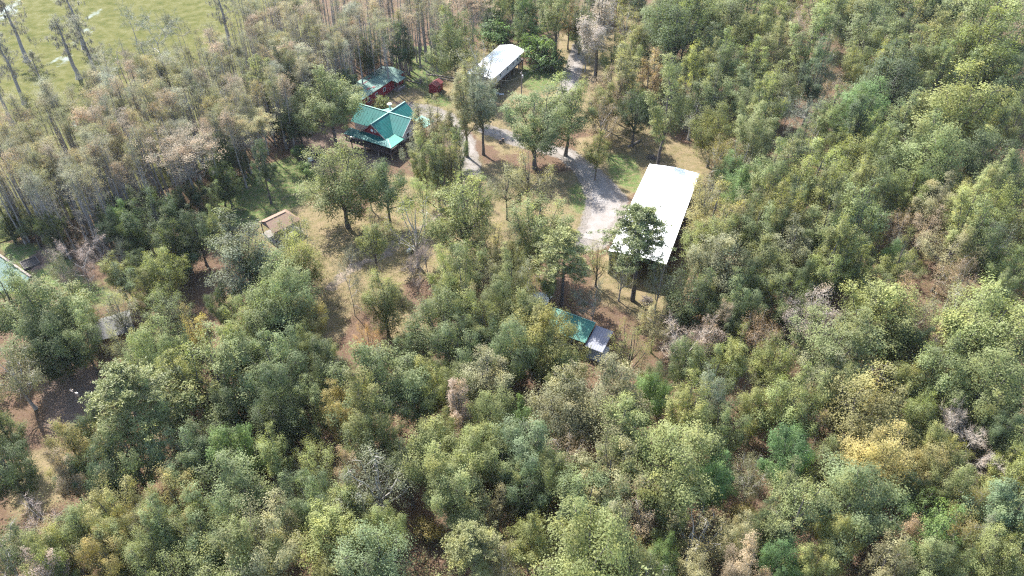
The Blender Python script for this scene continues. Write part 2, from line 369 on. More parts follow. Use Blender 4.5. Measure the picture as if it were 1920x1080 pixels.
def window(parent, x0, x1, y0, y1, z0, z1, name='window'):
    """a framed pane on an axis-aligned wall: thin in x or y"""
    f = MB(); thin_x = (x1 - x0) < (y1 - y0)
    if thin_x:
        f.box(x0, x1, y0, y0 + .09, z0, z1).box(x0, x1, y1 - .09, y1, z0, z1).box(x0, x1, y0 + .09, y1 - .09, z0, z0 + .09).box(x0, x1, y0 + .09, y1 - .09, z1 - .09, z1)
        xm = (x0 + x1) / 2; g = MB().box(xm - .012, xm + .012, y0 + .09, y1 - .09, z0 + .09, z1 - .09)
    else:
        f.box(x0, x0 + .09, y0, y1, z0, z1).box(x1 - .09, x1, y0, y1, z0, z1).box(x0 + .09, x1 - .09, y0, y1, z0, z0 + .09).box(x0 + .09, x1 - .09, y0, y1, z1 - .09, z1)
        ym = (y0 + y1) / 2; g = MB().box(x0 + .09, x1 - .09, ym - .012, ym + .012, z0 + .09, z1 - .09)
    o = f.build(name, M_WHITE, parent); g.build('pane', M_GLASS, o); return o

# ---- main house: cross-gabled teal roof, wrap-around porch on stilts. local X runs back, Y runs left
HP = at(735.8, 303.4)
house = tag(empty('stilt_house', HP, R(60)), 'large house with teal cross-gabled metal roof and wrap-around deck on stilts', 'house')
ZR, ZE = 8.2, 4.72
def slope(parent, name, pts, mat, t=.12, step=.9):
    o = MB().slab(pts, t).build(name, mat, parent)
    r = MB().ribs(pts[0], pts[1], pts[2], pts[3], step); r.build('seam_ribs', mat, o)['kind'] = 'stuff'
    return o
# wing with the red gable (ridge along X at Y = 7.7), crossing wing (ridge along Y at X = 10)
for sgn in (-1, 1):
    slope(house, 'roof_slope', [(2.0, 7.7 + sgn * 4.45, ZE), (17.4, 7.7 + sgn * 4.45, ZE), (17.4, 7.7, ZR), (2.0, 7.7, ZR)], M_TEAL)
    slope(house, 'roof_slope', [(10 + sgn * 4.4, 0.2, ZE + .03), (10 + sgn * 4.4, 18.0, ZE + .03), (10, 18.0, ZR + .004), (10, 0.2, ZR + .004)], M_TEAL)
MB().bar((1.97, 7.7, ZR + .02), (17.43, 7.7, ZR + .02), .34, .09).build('ridge_cap', M_MINTL, house)
MB().bar((10, .17, ZR + .03), (10, 18.03, ZR + .03), .34, .09).build('ridge_cap', M_MINTL, house)
for sgn in (-1, 1):
    MB().bar((1.96, 7.7, ZR - .07), (1.96, 7.7 + sgn * 4.47, ZE - .07), .1, .24).build('bargeboard', M_WOOD, house)
    MB().bar((10, .16, ZR - .07), (10 + sgn * 4.42, .16, ZE - .05), .1, .24).build('bargeboard', M_GREYWALL, house)
    MB().bar((17.44, 7.7, ZR - .07), (17.44, 7.7 + sgn * 4.47, ZE - .07), .1, .24).build('bargeboard', M_WOOD, house)
def gable(x=None, y=None, c=0, hw=4.05, z0=4.7, z1=7.95, mat=None, nm='gable'):
    if x is not None: v = [(x, c - hw, z0), (x, c + hw, z0), (x, c, z1), (x + .1, c - hw, z0), (x + .1, c + hw, z0), (x + .1, c, z1)]
    else: v = [(c - hw, y, z0), (c + hw, y, z0), (c, y, z1), (c - hw, y + .1, z0), (c + hw, y + .1, z0), (c, y + .1, z1)]
    return MB().add(v, [(0, 2, 1), (3, 4, 5), (0, 1, 4, 3), (1, 2, 5, 4), (2, 0, 3, 5)]).build(nm, mat, house)
g = gable(x=2.65, c=7.7, mat=M_RED); g['label'] = 'red board gable with a round white ornament'
lamp = MB().tube([(2.55, 7.9, 6.1), (2.35, 7.9, 6.1), (2.25, 7.9, 6.1)], [.34, .42, .25], 14).build('gable_ornament', M_WHITE, house)
window(house, 2.55, 2.64, 6.6, 7.3, 5.7, 6.5)
gable(y=0.85, c=10, mat=M_GREYWALL); gable(x=16.8, c=7.7, mat=M_RED); gable(y=17.3, c=10, mat=M_RED)
MB().box(2.65, 16.9, 3.9, 11.5, 2.46, 4.9).build('wall', M_WHITEWALL, house)
MB().box(6.2, 13.8, .87, 17.28, 2.462, 4.88).build('wall', M_WHITEWALL, house)
for y in (4.6, 6.6, 9.2): window(house, 2.54, 2.645, y, y + 1.5, 2.9, 4.4)
for x in (8.0, 10.6): window(house, x, x + 1.2, .76, .865, 3.2, 4.5)
slope(house, 'porch_roof', [(-.3, -.3, 4.3), (-.3, 15.8, 4.3), (2.64, 15.8, 4.82), (2.64, 2.9, 4.82)], M_TEAL, .1)
o = MB().slab([(-.3, -.3, 4.305), (5.75, -.3, 4.305), (5.75, 2.95, 4.83), (2.68, 2.95, 4.83)], .1).build('porch_roof', M_TEAL_SUNLIT, house)
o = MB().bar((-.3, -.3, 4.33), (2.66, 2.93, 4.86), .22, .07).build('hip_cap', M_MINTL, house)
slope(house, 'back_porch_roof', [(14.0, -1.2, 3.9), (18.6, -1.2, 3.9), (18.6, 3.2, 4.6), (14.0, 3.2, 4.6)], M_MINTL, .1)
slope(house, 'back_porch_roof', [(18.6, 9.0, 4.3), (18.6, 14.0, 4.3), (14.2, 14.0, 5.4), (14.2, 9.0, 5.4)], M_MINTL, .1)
MB().box(0, 2.63, 0, 15.6, 2.28, 2.44).build('deck', M_DARKWOOD, house)
MB().box(2.64, 9.2, 0, 3.85, 2.28, 2.44).build('deck', M_DARKWOOD, house)
MB().box(2.66, 16.8, 3.95, 11.4, 2.2, 2.45).build('floor_frame', M_DARKWOOD, house)
MB().box(-.06, -.005, -.06, 15.66, 2.0, 2.5).build('rim_board', M_DARKWOOD, house)
MB().box(-.005, 9.25, -.06, -.005, 2.0, 2.5).build('rim_board', M_DARKWOOD, house)
MB().bar((.05, 0, 3.42), (.05, 15.6, 3.42), .12, .07).bar((.05, 0, 2.62), (.05, 15.6, 2.62), .06).build('railing', M_DARKWOOD, house)
MB().bar((0, .05, 3.424), (9.2, .05, 3.424), .12, .07).bar((0, .05, 2.624), (9.2, .05, 2.624), .06).build('railing', M_DARKWOOD, house)
b = MB()
for k in range(104): b.box(.03, .07, .15 * k + .05, .15 * k + .1, 2.64, 3.4)
for k in range(61): b.box(.15 * k + .15, .15 * k + .2, .03, .07, 2.64, 3.4)
b.build('balusters', M_DARKWOOD, house)['kind'] = 'stuff'
for x, y in ((.1, .1), (.1, 2.9), (.1, 5.6), (.1, 8.3), (.1, 11), (.1, 15.4), (3, .1), (5.7, .1), (9.1, .1)):
    MB().box(x - .07, x + .07, y - .07, y + .07, 2.44, 4.2).build('porch_post', M_DARKWOOD, house)
for x in (.2, 4.5, 9, 13.5, 16.4):
    for y in (.2, 4.6, 9.2, 13.8):
        if x > 9.1 and y < 1: continue
        MB().box(x - .14, x + .14, y - .14, y + .14, -.3, 2.28).build('stilt', M_WOOD, house)
MB().tube([(17.6, 13.5, 0), (17.6, 13.5, 5.9)], [.28, .28], 10).build('flue', M_STEEL, house)
MB().tube([(17.6, 13.5, 5.9), (17.6, 13.5, 6.0), (17.6, 13.5, 6.3)], [.7, .72, .12], 12).build('flue_cap', M_WHITE, house)
MB().box(5, 9, 5, 8.5, 0, 2.15).build('storage_room', M_RUSTWALL, house)

def frame_from(a, za, b, zb):
    A, Bp = at(*a, za), at(*b, zb); d = Bp[:2] - A[:2]; return Vector((A[0], A[1], 0)), math.atan2(d[1], d[0]), float(np.hypot(*d))

# ---- red cabin with weathered green roof: local X along its near eave (away from the camera), Y to the left
P, a, L = frame_from((688.3, 179.7), 3.6, (756.6, 134.4), 3.6)
cabin = tag(empty('red_cabin', P, a), 'red board cabin with a weathered grey-green low-pitched metal roof', 'cabin')
WD = 8.2
slope(cabin, 'roof_slope', [(-3, -.3, 3.6), (L, -.3, 3.6), (L, WD / 2, 4.3), (-3, WD / 2, 4.3)], M_MINT, .1, 1.1)
slope(cabin, 'roof_slope', [(L, WD + .3, 3.6), (-3, WD + .3, 3.6), (-3, WD / 2, 4.304), (L, WD / 2, 4.304)], M_MINT, .1, 1.1)
slope(cabin, 'porch_roof', [(L * .63, -2.6, 3.3), (L * .86, -2.6, 3.3), (L * .86, -.2, 3.74), (L * .63, -.2, 3.74)], M_MINT, .09, 1.1)
MB().box(-2.6, L - .4, .1, WD - .1, 0, 3.55).build('wall', M_RED, cabin)
MB().box(L * .65, L * .85, -2.4, 0.09, 0, .3).build('porch_floor', M_WOOD, cabin)
for x in (L * .65, L * .845): MB().box(x - .08, x + .08, -2.4, -2.24, .3, 3.3).build('porch_post', M_WOOD, cabin)
MB().box(L * .655, L * .84, -2.33, -2.28, .9, 1.02).build('porch_rail', M_WHITE, cabin)
for x in (0, 4, 8): window(cabin, x, x + 1.2, -.02, .095, 1.4, 2.6)
MB().box(L * .72, L * .72 + .95, .02, .095, .3, 2.4).build('door', M_DARKWOOD, cabin)
MB().box(1.5, 2.3, 3, 3.8, 4.0, 4.75).build('roof_vent', M_REDROOF, cabin)
for x, y, s in ((6, 5.2, 1.6), (9.5, 6.0, .9), (3.5, 2.0, .8), (5.2, 1.4, .6)):
    zz = 4.3 - abs(y - WD / 2) * .164 + .06
    MB().add([(x - s, y - .4, zz), (x + s, y - .5, zz), (x + s * .8, y + .35, zz + (.05 if y < WD / 2 else -.05)), (x - s * .7, y + .45, zz + (.05 if y < WD / 2 else -.05))], [(0, 1, 2, 3)]).build('rust_patch', M_REDROOF, cabin)

# ---- small red shed
P, a, L = frame_from((819.2, 176.6), 0, (829.4, 168.0), 0)
shed = tag(empty('garden_shed', P, a), 'small red wooden shed with a rusty red gable roof on the lawn', 'shed')
W_, L = 2.7, 3.9
MB().box(0, L, 0, W_, 0, 2.5).build('wall', M_RED, shed)
for y0, y1, z0, z1 in ((-.25, W_ / 2, 2.42, 3.3), (W_ + .25, W_ / 2, 2.42, 3.302)):
    slope(shed, 'roof_slope', [(-.2, y0, z0), (L + .2, y0, z0), (L + .2, y1, z1), (-.2, y1, z1)], M_REDROOF, .07, .5)
for x in (0.0, L - .06): MB().add([(x, 0, 2.5), (x, W_, 2.5), (x, W_ / 2, 3.2), (x + .06, 0, 2.5), (x + .06, W_, 2.5), (x + .06, W_ / 2, 3.2)], [(0, 2, 1), (3, 4, 5), (0, 1, 4, 3), (1, 2, 5, 4), (2, 0, 3, 5)]).build('gable', M_RED, shed)
MB().box(-.05, -.004, .85, 1.85, .05, 2.1).build('door', M_RED, shed)
MB().box(1.2, 2.2, -.05, -.004, 1.2, 2.0).build('shutter', M_DARKWOOD, shed)

# ---- white house on stilts (long, white roof)
P, a, L = frame_from((920.8, 149.1), 5.9, (983.7, 93.3), 5.9)
wh = tag(empty('white_stilt_house', P, a), 'long narrow raised house with bright white metal roof and pale siding', 'house')
WD = 8.6
slope(wh, 'roof_slope', [(0, -.35, 5.9), (L, -.35, 5.9), (L, WD / 2, 6.85), (0, WD / 2, 6.85)], M_WHITEROOF, .12, 1.2)
slope(wh, 'roof_slope', [(L, WD + .35, 5.9), (0, WD + .35, 5.9), (0, WD / 2, 6.854), (L, WD / 2, 6.854)], M_WHITEROOF, .12, 1.2)
MB().box(.5, L - 2.6, .15, WD - .15, 3.0, 5.85).build('wall', M_WHITEWALL, wh)
MB().box(.4, L - .3, .02, WD, 2.72, 2.99).build('floor_frame', M_DARKWOOD, wh)
for x in (3.0, 6.2, 11.5, 15.4, 18.8): window(wh, x, x + .95, .04, .145, 3.9, 5.2)
for k in range(int((L - 3.3) / .62)): MB().box(.7 + k * .62, .74 + k * .62, .115, .148, 3.02, 5.8).build('siding_batten', M_WHITEWALL, wh)
MB().box(1.2, L - 6, 2.2, WD - .8, 0, 2.7).build('under_room', M_RUSTWALL, wh)
for k in range(8):
    for y in (.3, WD - .3): MB().box(.7 + k * (L - 1.4) / 7 - .12, .7 + k * (L - 1.4) / 7 + .12, y - .12, y + .12, -.3, 2.72).build('stilt', M_WOOD, wh)
MB().box(L - 2.5, L - .4, .1, .16, 3.95, 4.05).box(L - .42, L - .36, .1, 5, 3.95, 4.05).build('railing', M_WOOD, wh)
for y in (.2, 3, 5.6, 8.2): MB().box(L - .5, L - .36, y - .07, y + .07, 3.0, 5.95).build('porch_post', M_WOOD, wh)
st = MB()
for k in range(12): st.box(L - .2 + k * .27, L + .07 + k * .27, 2.2, 3.4, 2.7 - (k + 1) * .225, 2.76 - (k + 1) * .225)
st.bar((L - .3, 2.15, 2.7), (L + 3, 2.15, 0), .08, .25).bar((L - .3, 3.45, 2.7), (L + 3, 3.45, 0), .08, .25)
st.build('stair', M_WOOD, wh)

# ---- long white open barn
q = [at(px, py, 6.4) for px, py in ((1218, 307), (1310, 325), (1247, 500), (1141, 470))]
P0 = Vector((q[3][0], q[3][1], 0)); a = math.atan2(q[0][1] - q[3][1], q[0][0] - q[3][0]); L = float(np.hypot(*(q[0] - q[3])[:2])); WD = float(np.hypot(*(q[2] - q[3])[:2]))
barn = tag(empty('open_barn', P0, a), 'long open-sided barn with a blinding white metal roof beside the gravel drive', 'barn')
slope(barn, 'roof_slope', [(0, 0, 6.35), (L, 0, 6.35), (L, -WD * .5, 6.75), (0, -WD * .5, 6.75)], M_WHITEROOF, .12, 1.0)
slope(barn, 'roof_slope', [(L, -WD, 6.25), (0, -WD, 6.25), (0, -WD * .5, 6.754), (L, -WD * .5, 6.754)], M_WHITEROOF, .12, 1.0)
MB().box(.3, L - .3, -.28, -.18, 0, 6.2).build('wall', M_WHITEWALL, barn)
MB().box(L - .42, L - .3, -WD + .3, -.3, 0, 6.2).build('end_wall', M_GREYWALL, barn)
for k in range(9):
    x = .6 + k * (L - 1.2) / 8; MB().box(x - .12, x + .12, -WD + .25, -WD + .49, -.2, 6.15).build('post', M_WOOD, barn)
    if k in (0,): MB().box(x - .12, x + .12, -WD * .5, -WD * .5 + .24, -.2, 6.5).build('post', M_WOOD, barn)
MB().bar((.3, -WD + .37, 6.02), (L - .3, -WD + .37, 6.02), .14, .3).build('eave_beam', M_WOOD, barn)
MB().box(4, L - 3, -WD + 3.2, -WD + 3.4, 0, 4.2).build('stall_partition', M_DARK, barn)
for x, y, s in ((8, -WD + 1.8, 1.1), (15, -WD + 2, .8), (25, -WD + 1.6, 1.2)):
    MB().box(x, x + 1.4 * s, y - .6 * s, y + .6 * s, 0.05, .9 * s).build('storage_crate', M_WOOD, barn)

# ---- tan picnic pavilion with a hipped roof
def pavilion():
    c = [at(px, py, z) for px, py, z in ((483, 416, 3.4), (541, 389, 5.2))]
    P, a, L = frame_from((483, 416), 3.6, (535, 391), 3.6)
    o = tag(empty('picnic_pavilion', P, a), 'open picnic pavilion with a tan hipped shingle roof on the grass', 'pavilion')
    Lx, Wy = 7.6, 6.4
    v = [(0, 0, 3.5), (Lx, 0, 3.5), (Lx, -Wy, 3.5), (0, -Wy, 3.5), (0.2, -Wy / 2, 5.1), (Lx - 1.9, -Wy / 2, 5.1)]
    MB().slab([v[0], v[1], v[5], v[4]], .12).build('roof_slope', M_TAN, o)
    MB().slab([v[3], v[4], v[5], v[2]], .12).build('roof_slope', M_TAN, o)
    MB().slab([v[1], v[2], v[5]], .12).build('roof_slope', M_TAN, o)
    MB().bar((0.15, -Wy / 2, 5.13), (Lx - 1.9, -Wy / 2, 5.13), .3, .08).build('ridge_cap', M_TAN, o)
    MB().add([(.35, -.5, 3.45), (.35, -Wy + .5, 3.45), (.35, -Wy / 2, 4.85), (.45, -.5, 3.45), (.45, -Wy + .5, 3.45), (.45, -Wy / 2, 4.85)], [(0, 2, 1), (3, 4, 5), (0, 1, 4, 3), (1, 2, 5, 4), (2, 0, 3, 5)]).build('gable', M_WOOD, o)
    for x in (.5, Lx / 2, Lx - .5):
        for y in (-.5, -Wy + .5): MB().box(x - .1, x + .1, y - .1, y + .1, -.2, 3.4).build('post', M_DARKWOOD, o)
    MB().box(0, Lx, -Wy, 0, -.1, .17).build('slab_floor', M_GRAVEL, o)
    t = tag(empty('picnic_table', (o.matrix_basis @ Vector((3, -3, .17))), a), 'wooden picnic table under the tan pavilion roof', 'table')
    MB().box(-.9, .9, -.4, .4, .7, .76).build('table_top', M_WOOD, t)
    for y in (-.75, .75): MB().box(-.9, .9, y - .13, y + .13, .42, .47).build('bench', M_WOOD, t)
    for x in (-.6, .6): MB().bar((x, -.8, 0), (x, .3, .7), .08).bar((x, .8, 0), (x, -.3, .7), .08).build('trestle', M_WOOD, t)
pavilion()

# ---- lower cabin: green ribbed roof, grey lean-to
P, a, L = frame_from((1068, 588), 5.2, (1122, 607.5), 5.2)
lc = tag(empty('woodland_cabin', P, a), 'cabin in the trees with green ribbed roof and grey lean-to roof', 'cabin')
slope(lc, 'roof_slope', [(-3.6, -4.6, 3.7), (5.6, -4.6, 3.7), (5.6, 0, 5.2), (-3.6, 0, 5.2)], M_GREENRIB, .1, .45)
MB().bar((-3.6, 0, 5.24), (5.62, 0, 5.24), .22, .07).build('ridge_cap', M_MINTL, lc)
MB().box(-3.3, 5.2, -4.1, -.2, 0, 3.8).build('wall', M_RUSTWALL, lc)
MB().box(-3.3, 5.2, -.3, -.18, 3.81, 5.0).build('upper_wall', M_RUSTWALL, lc)
slope(lc, 'lean_to_roof', [(5.75, -4.9, 3.2), (9.3, -4.9, 3.2), (9.3, .2, 4.5), (5.75, .2, 4.5)], M_GREYROOF, .07, .5)
for x in (6, 9.1):
    for y, z in ((-4.6, 3.1), (0, 4.35)): MB().box(x - .08, x + .08, y - .08, y + .08, -.2, z).build('lean_to_post', M_DARKWOOD, lc)
MB().box(5.8, 9.2, -4.6, 0, 0, .12).build('porch_floor', M_GREYWALL, lc)
for x in (2.2, 4.0): window(lc, x, x + 1.0, -4.2, -4.105, 1.4, 2.6)
P = at(1012, 556, 3)
cs = tag(empty('pale_shed', (P[0], P[1], 0), R(-28)), 'small pale metal-roofed shed half hidden behind the green-roofed cabin', 'shed')
slope(cs, 'roof_slope', [(-1.5, -1.4, 2.5), (2.2, -1.4, 2.5), (2.2, 1.4, 2.9), (-1.5, 1.4, 2.9)], M_WHITEROOF, .06, .5)
MB().box(-1.3, 2.0, -1.2, 1.2, 0, 2.45).build('wall', M_RUSTWALL, cs)

# ---- left cabin with lichen-grey roof and brown end wall
P, a, L = frame_from((184, 640), 3.4, (255, 618), 3.4)
lw = tag(empty('grey_cabin', P, a), 'old cabin with lichen-grey roof and rust-brown end wall among shrubs', 'cabin')
slope(lw, 'roof_slope', [(-1.5, 0, 3.4), (6.6, 0, 3.4), (6.6, 3.4, 4.7), (-1.5, 3.4, 4.7)], M_OLDROOF, .12, 1.3)
slope(lw, 'roof_slope', [(6.6, 6.8, 3.4), (-1.5, 6.8, 3.4), (-1.5, 3.4, 4.704), (6.6, 3.4, 4.704)], M_OLDROOF, .12, 1.3)
MB().box(-1.2, 6.3, .4, 6.4, 0, 3.4).build('wall', M_RUSTWALL, lw)
MB().add([(6.2, .5, 3.4), (6.2, 6.3, 3.4), (6.2, 3.4, 4.5), (6.32, .5, 3.4), (6.32, 6.3, 3.4), (6.32, 3.4, 4.5)], [(0, 2, 1), (3, 4, 5), (0, 1, 4, 3), (1, 2, 5, 4), (2, 0, 3, 5)]).build('gable', M_RUSTWALL, lw)
window(lw, 6.31, 6.42, 2.4, 3.6, 1.3, 2.5)

# ------------------------------------------------------------------ tree shapes (shared meshes)
def unit(v): return v / np.maximum(np.linalg.norm(v, axis=-1, keepdims=True), 1e-9)

def leaves(C, N, size, aspect, g, jit=0.35):
    """rhombic leaf sprays at C facing about N -> (4n,3) corners"""
    n = len(C); N = unit(N + g.normal(0, .27, (n, 3)))
    A = unit(np.cross(N, g.normal(0, 1, (n, 3)))); Bv = np.cross(N, A)
    s = size * g.uniform(1 - jit, 1 + jit, (n, 1))
    a, b = A * s, Bv * s * aspect
    return np.stack([C - a, C - b * .9 + a * .1, C + a, C + b * .9 + a * .1], 1).reshape(-1, 3)

class Wood:
    """tapered limbs with few sides, gathered into one mesh"""
    def __init__(s): s.v, s.f, s.n = [], [], 0
    def limb(s, P, r, n=6):
        P = np.asarray(P, float); k = len(P); r = np.asarray(r, float)
        d = unit(np.gradient(P, axis=0)); u = unit(np.cross(d, np.array([.31, .17, .05]) + np.array([0, 0, .9]) * (np.abs(d[:, 2:3]) < .8) + np.array([.9, 0, 0]) * (np.abs(d[:, 2:3]) >= .8))); v = np.cross(d, u)
        t = np.arange(n) * 2 * np.pi / n
        ring = P[:, None] + r[:, None, None] * (u[:, None] * np.cos(t)[None, :, None] + v[:, None] * np.sin(t)[None, :, None])
        s.v.append(ring.reshape(-1, 3)); i = np.arange(k - 1)[:, None] * n; j = np.arange(n)[None]
        q = np.stack([i + j, i + (j + 1) % n, i + n + (j + 1) % n, i + n + j], -1).reshape(-1, 4) + s.n
        s.f.append(q); s.n += k * n
    def mesh(s, name, mat):
        V, F = np.concatenate(s.v), np.concatenate(s.f); m = bpy.data.meshes.new(name)
        m.vertices.add(len(V)); m.vertices.foreach_set('co', V.astype(np.float32).ravel())
        m.loops.add(F.size); m.loops.foreach_set('vertex_index', F.astype(np.int32).ravel())
        m.polygons.add(len(F)); m.polygons.foreach_set('loop_start', np.arange(0, F.size, 4, dtype=np.int32))
        m.polygons.foreach_set('use_smooth', np.ones(len(F), bool)); m.materials.append(mat); m.update(calc_edges=True); return m

def bend(a, b, g, k=5, amt=.08):
    a, b = np.asarray(a, float), np.asarray(b, float); t = np.linspace(0, 1, k)[:, None]
    L = np.linalg.norm(b - a); o = np.cumsum(g.normal(0, amt * L / k, (k, 3)), 0) * (t > 0); o -= t * o[-1] * .5
    return a + (b - a) * t + o

def broadleaf(seed, W=10., Ht=15., base=.15, leads=9, tufts=34, per=34, size=.115, bark=None, open_=0.0, plume=.15, flatness=.45):
    """uneven crown: a forking trunk whose leaders each carry a feathery plume of tufts of leaf sprays"""
    g = np.random.default_rng(seed); wd = Wood(); rx = W / 2
    lean = g.normal(0, .3, 2); fork = Ht * g.uniform(.28, .45)
    trunk = bend((0, 0, -.4), (lean[0], lean[1], Ht * .8), g, 9, .05)
    wd.limb(trunk, np.linspace(.27, .05, 9) * (1 + .5 * np.exp(-np.arange(9) * 1.6)), 7)
    tops, tries = [], 0
    squash = g.uniform(.72, 1.0); sa = g.uniform(0, 3.14)
    while len(tops) < leads and tries < 3000:
        tries += 1
        q = math.sqrt(g.random()) * .88; an = g.uniform(0, 6.283); x, y = q * math.cos(an), q * math.sin(an) * squash
        x, y = x * math.cos(sa) - y * math.sin(sa), x * math.sin(sa) + y * math.cos(sa)
        if any(math.hypot(x - t[0], y - t[1]) < .62 * math.sqrt(3.0 / leads) for t in tops) and tries < 2500: continue
        tops.append((x, y, q))
    C, N, T = [], [], []
    for x, y, q in tops:
        zt = Ht * np.clip(1 - flatness * q ** 1.6 + g.normal(0, .07), .4, 1.0)
        top = np.array([x * rx, y * rx, zt]); zb = fork * g.uniform(.7, 1.5) * (1 - .35 * q)
        o = np.array([np.interp(zb, trunk[:, 2], trunk[:, k]) for k in range(3)])
        P = bend(o, top, g, 7, .16); P[1:-1, :2] += (top[:2] - o[:2]) * (.16 * np.sin(np.linspace(0, 3.14, 7))[1:-1, None]); L = np.linalg.norm(top - o)
        wd.limb(P, np.linspace(.12, .018, 7), 5); pl = W * plume * g.uniform(.75, 1.25); lt = g.uniform(.18, .82)
        lowest = max(.12, (Ht * base + (zt - Ht * base) * .12 - zb) / max(zt - zb, .1))
        for k in range(tufts):
            t = lowest + (1.02 - lowest) * g.random() ** .75; i = t * 6; i0 = min(5, int(i)); c0 = P[i0] + (P[i0 + 1] - P[i0]) * (i - i0)
            d = unit(g.normal(0, 1, 3) * (1, 1, .6) + np.array([x, y, .25]) * .8)
            rad = pl * (1.15 - .55 * max(0, t)) * g.uniform(.35, 1.25); tc = c0 + d * rad
            tc[2] -= max(0, .25 * rad * (1 - t)) * 2
            if tc[2] < Ht * base * .6: continue
            if k % 4 == 0: wd.limb(np.array([c0, (c0 + tc) / 2 + (0, 0, .1), tc]), [.035, .022, .01], 3)
            n = int(per * g.uniform(.5, 1.5) * (1 - open_ * g.random())); ex = pl * g.uniform(.26, .5)
            cc = tc + g.normal(0, 1, (n, 3)) * ex * (.62, .62, .42) * np.where(g.random((n, 1)) < .06, 1.9, 1.0)
            C.append(cc); N.append(np.tile(d * .6 + (-.3, .35, .9), (n, 1)) + (cc - tc) / ex * .35); T.append(np.clip(lt + g.normal(0, .17) + g.normal(0, .1, n), 0, 1))
    C, N, T = np.concatenate(C), np.concatenate(N), np.concatenate(T)
    k_ = C[:, 2] > .15; C, N, T = C[k_], N[k_], T[k_]
    f = np.array([rx / np.percentile(np.hypot(C[:, 0], C[:, 1]), 93)] * 2 + [Ht / np.percentile(C[:, 2], 99.7)]); C *= f
    for v_ in wd.v: v_ *= f
    return wd.mesh('trunk', bark or M_BARK), quads_mesh('crown', leaves(C, N, size, .62, g), M_LEAF, T), None

def pine(seed, W=9., Ht=20.):
    g = np.random.default_rng(seed); wd = Wood()
    trunk = bend((0, 0, -.4), (g.normal(0, .3), g.normal(0, .3), Ht * .97), g, 9, .02)
    wd.limb(trunk, np.linspace(.33, .05, 9), 7); C, N, T = [], [], []
    nb = 46
    for i in range(nb):
        t = i / nb; z = Ht * (.46 + .5 * t); a = i * 2.4 + g.normal(0, .4); ln = W / 2 * (1 - t) ** .55 * g.uniform(.55, 1.08) * (0.65 + .35 * min(1, t * 4)) + .5
        o = np.array([np.interp(z, trunk[:, 2], trunk[:, k]) for k in range(3)])
        e = o + (math.cos(a) * ln, math.sin(a) * ln, ln * g.uniform(.02, .38)); br = bend(o, e, g, 5, .12)
        wd.limb(br, np.linspace(.07, .015, 5), 4); lt = g.uniform(.2, .8)
        for f in np.linspace(.38, 1.0, 5):
            for side in range(3):
                q = br[0] + (e - o) * f + g.normal(0, 1, 3) * (ln * .16, ln * .16, .22) + (0, 0, .15)
                k = 34; d = unit(g.normal(0, 1, (k, 3)) + (0, 0, .5)); ex = .42
                C.append(q + d * ex * g.uniform(.3, 1.1, (k, 1)) * (1.2, 1.2, .7)); N.append(np.cross(d, g.normal(0, 1, (k, 3))) + (0, 0, .6)); T.append(np.clip(lt + g.normal(0, .2, k), 0, 1))
    C, N, T = np.concatenate(C), np.concatenate(N), np.concatenate(T)
    return wd.mesh('trunk', M_BARK), quads_mesh('crown', leaves(C, N, .15, .34, g), M_NEEDLE, T), None

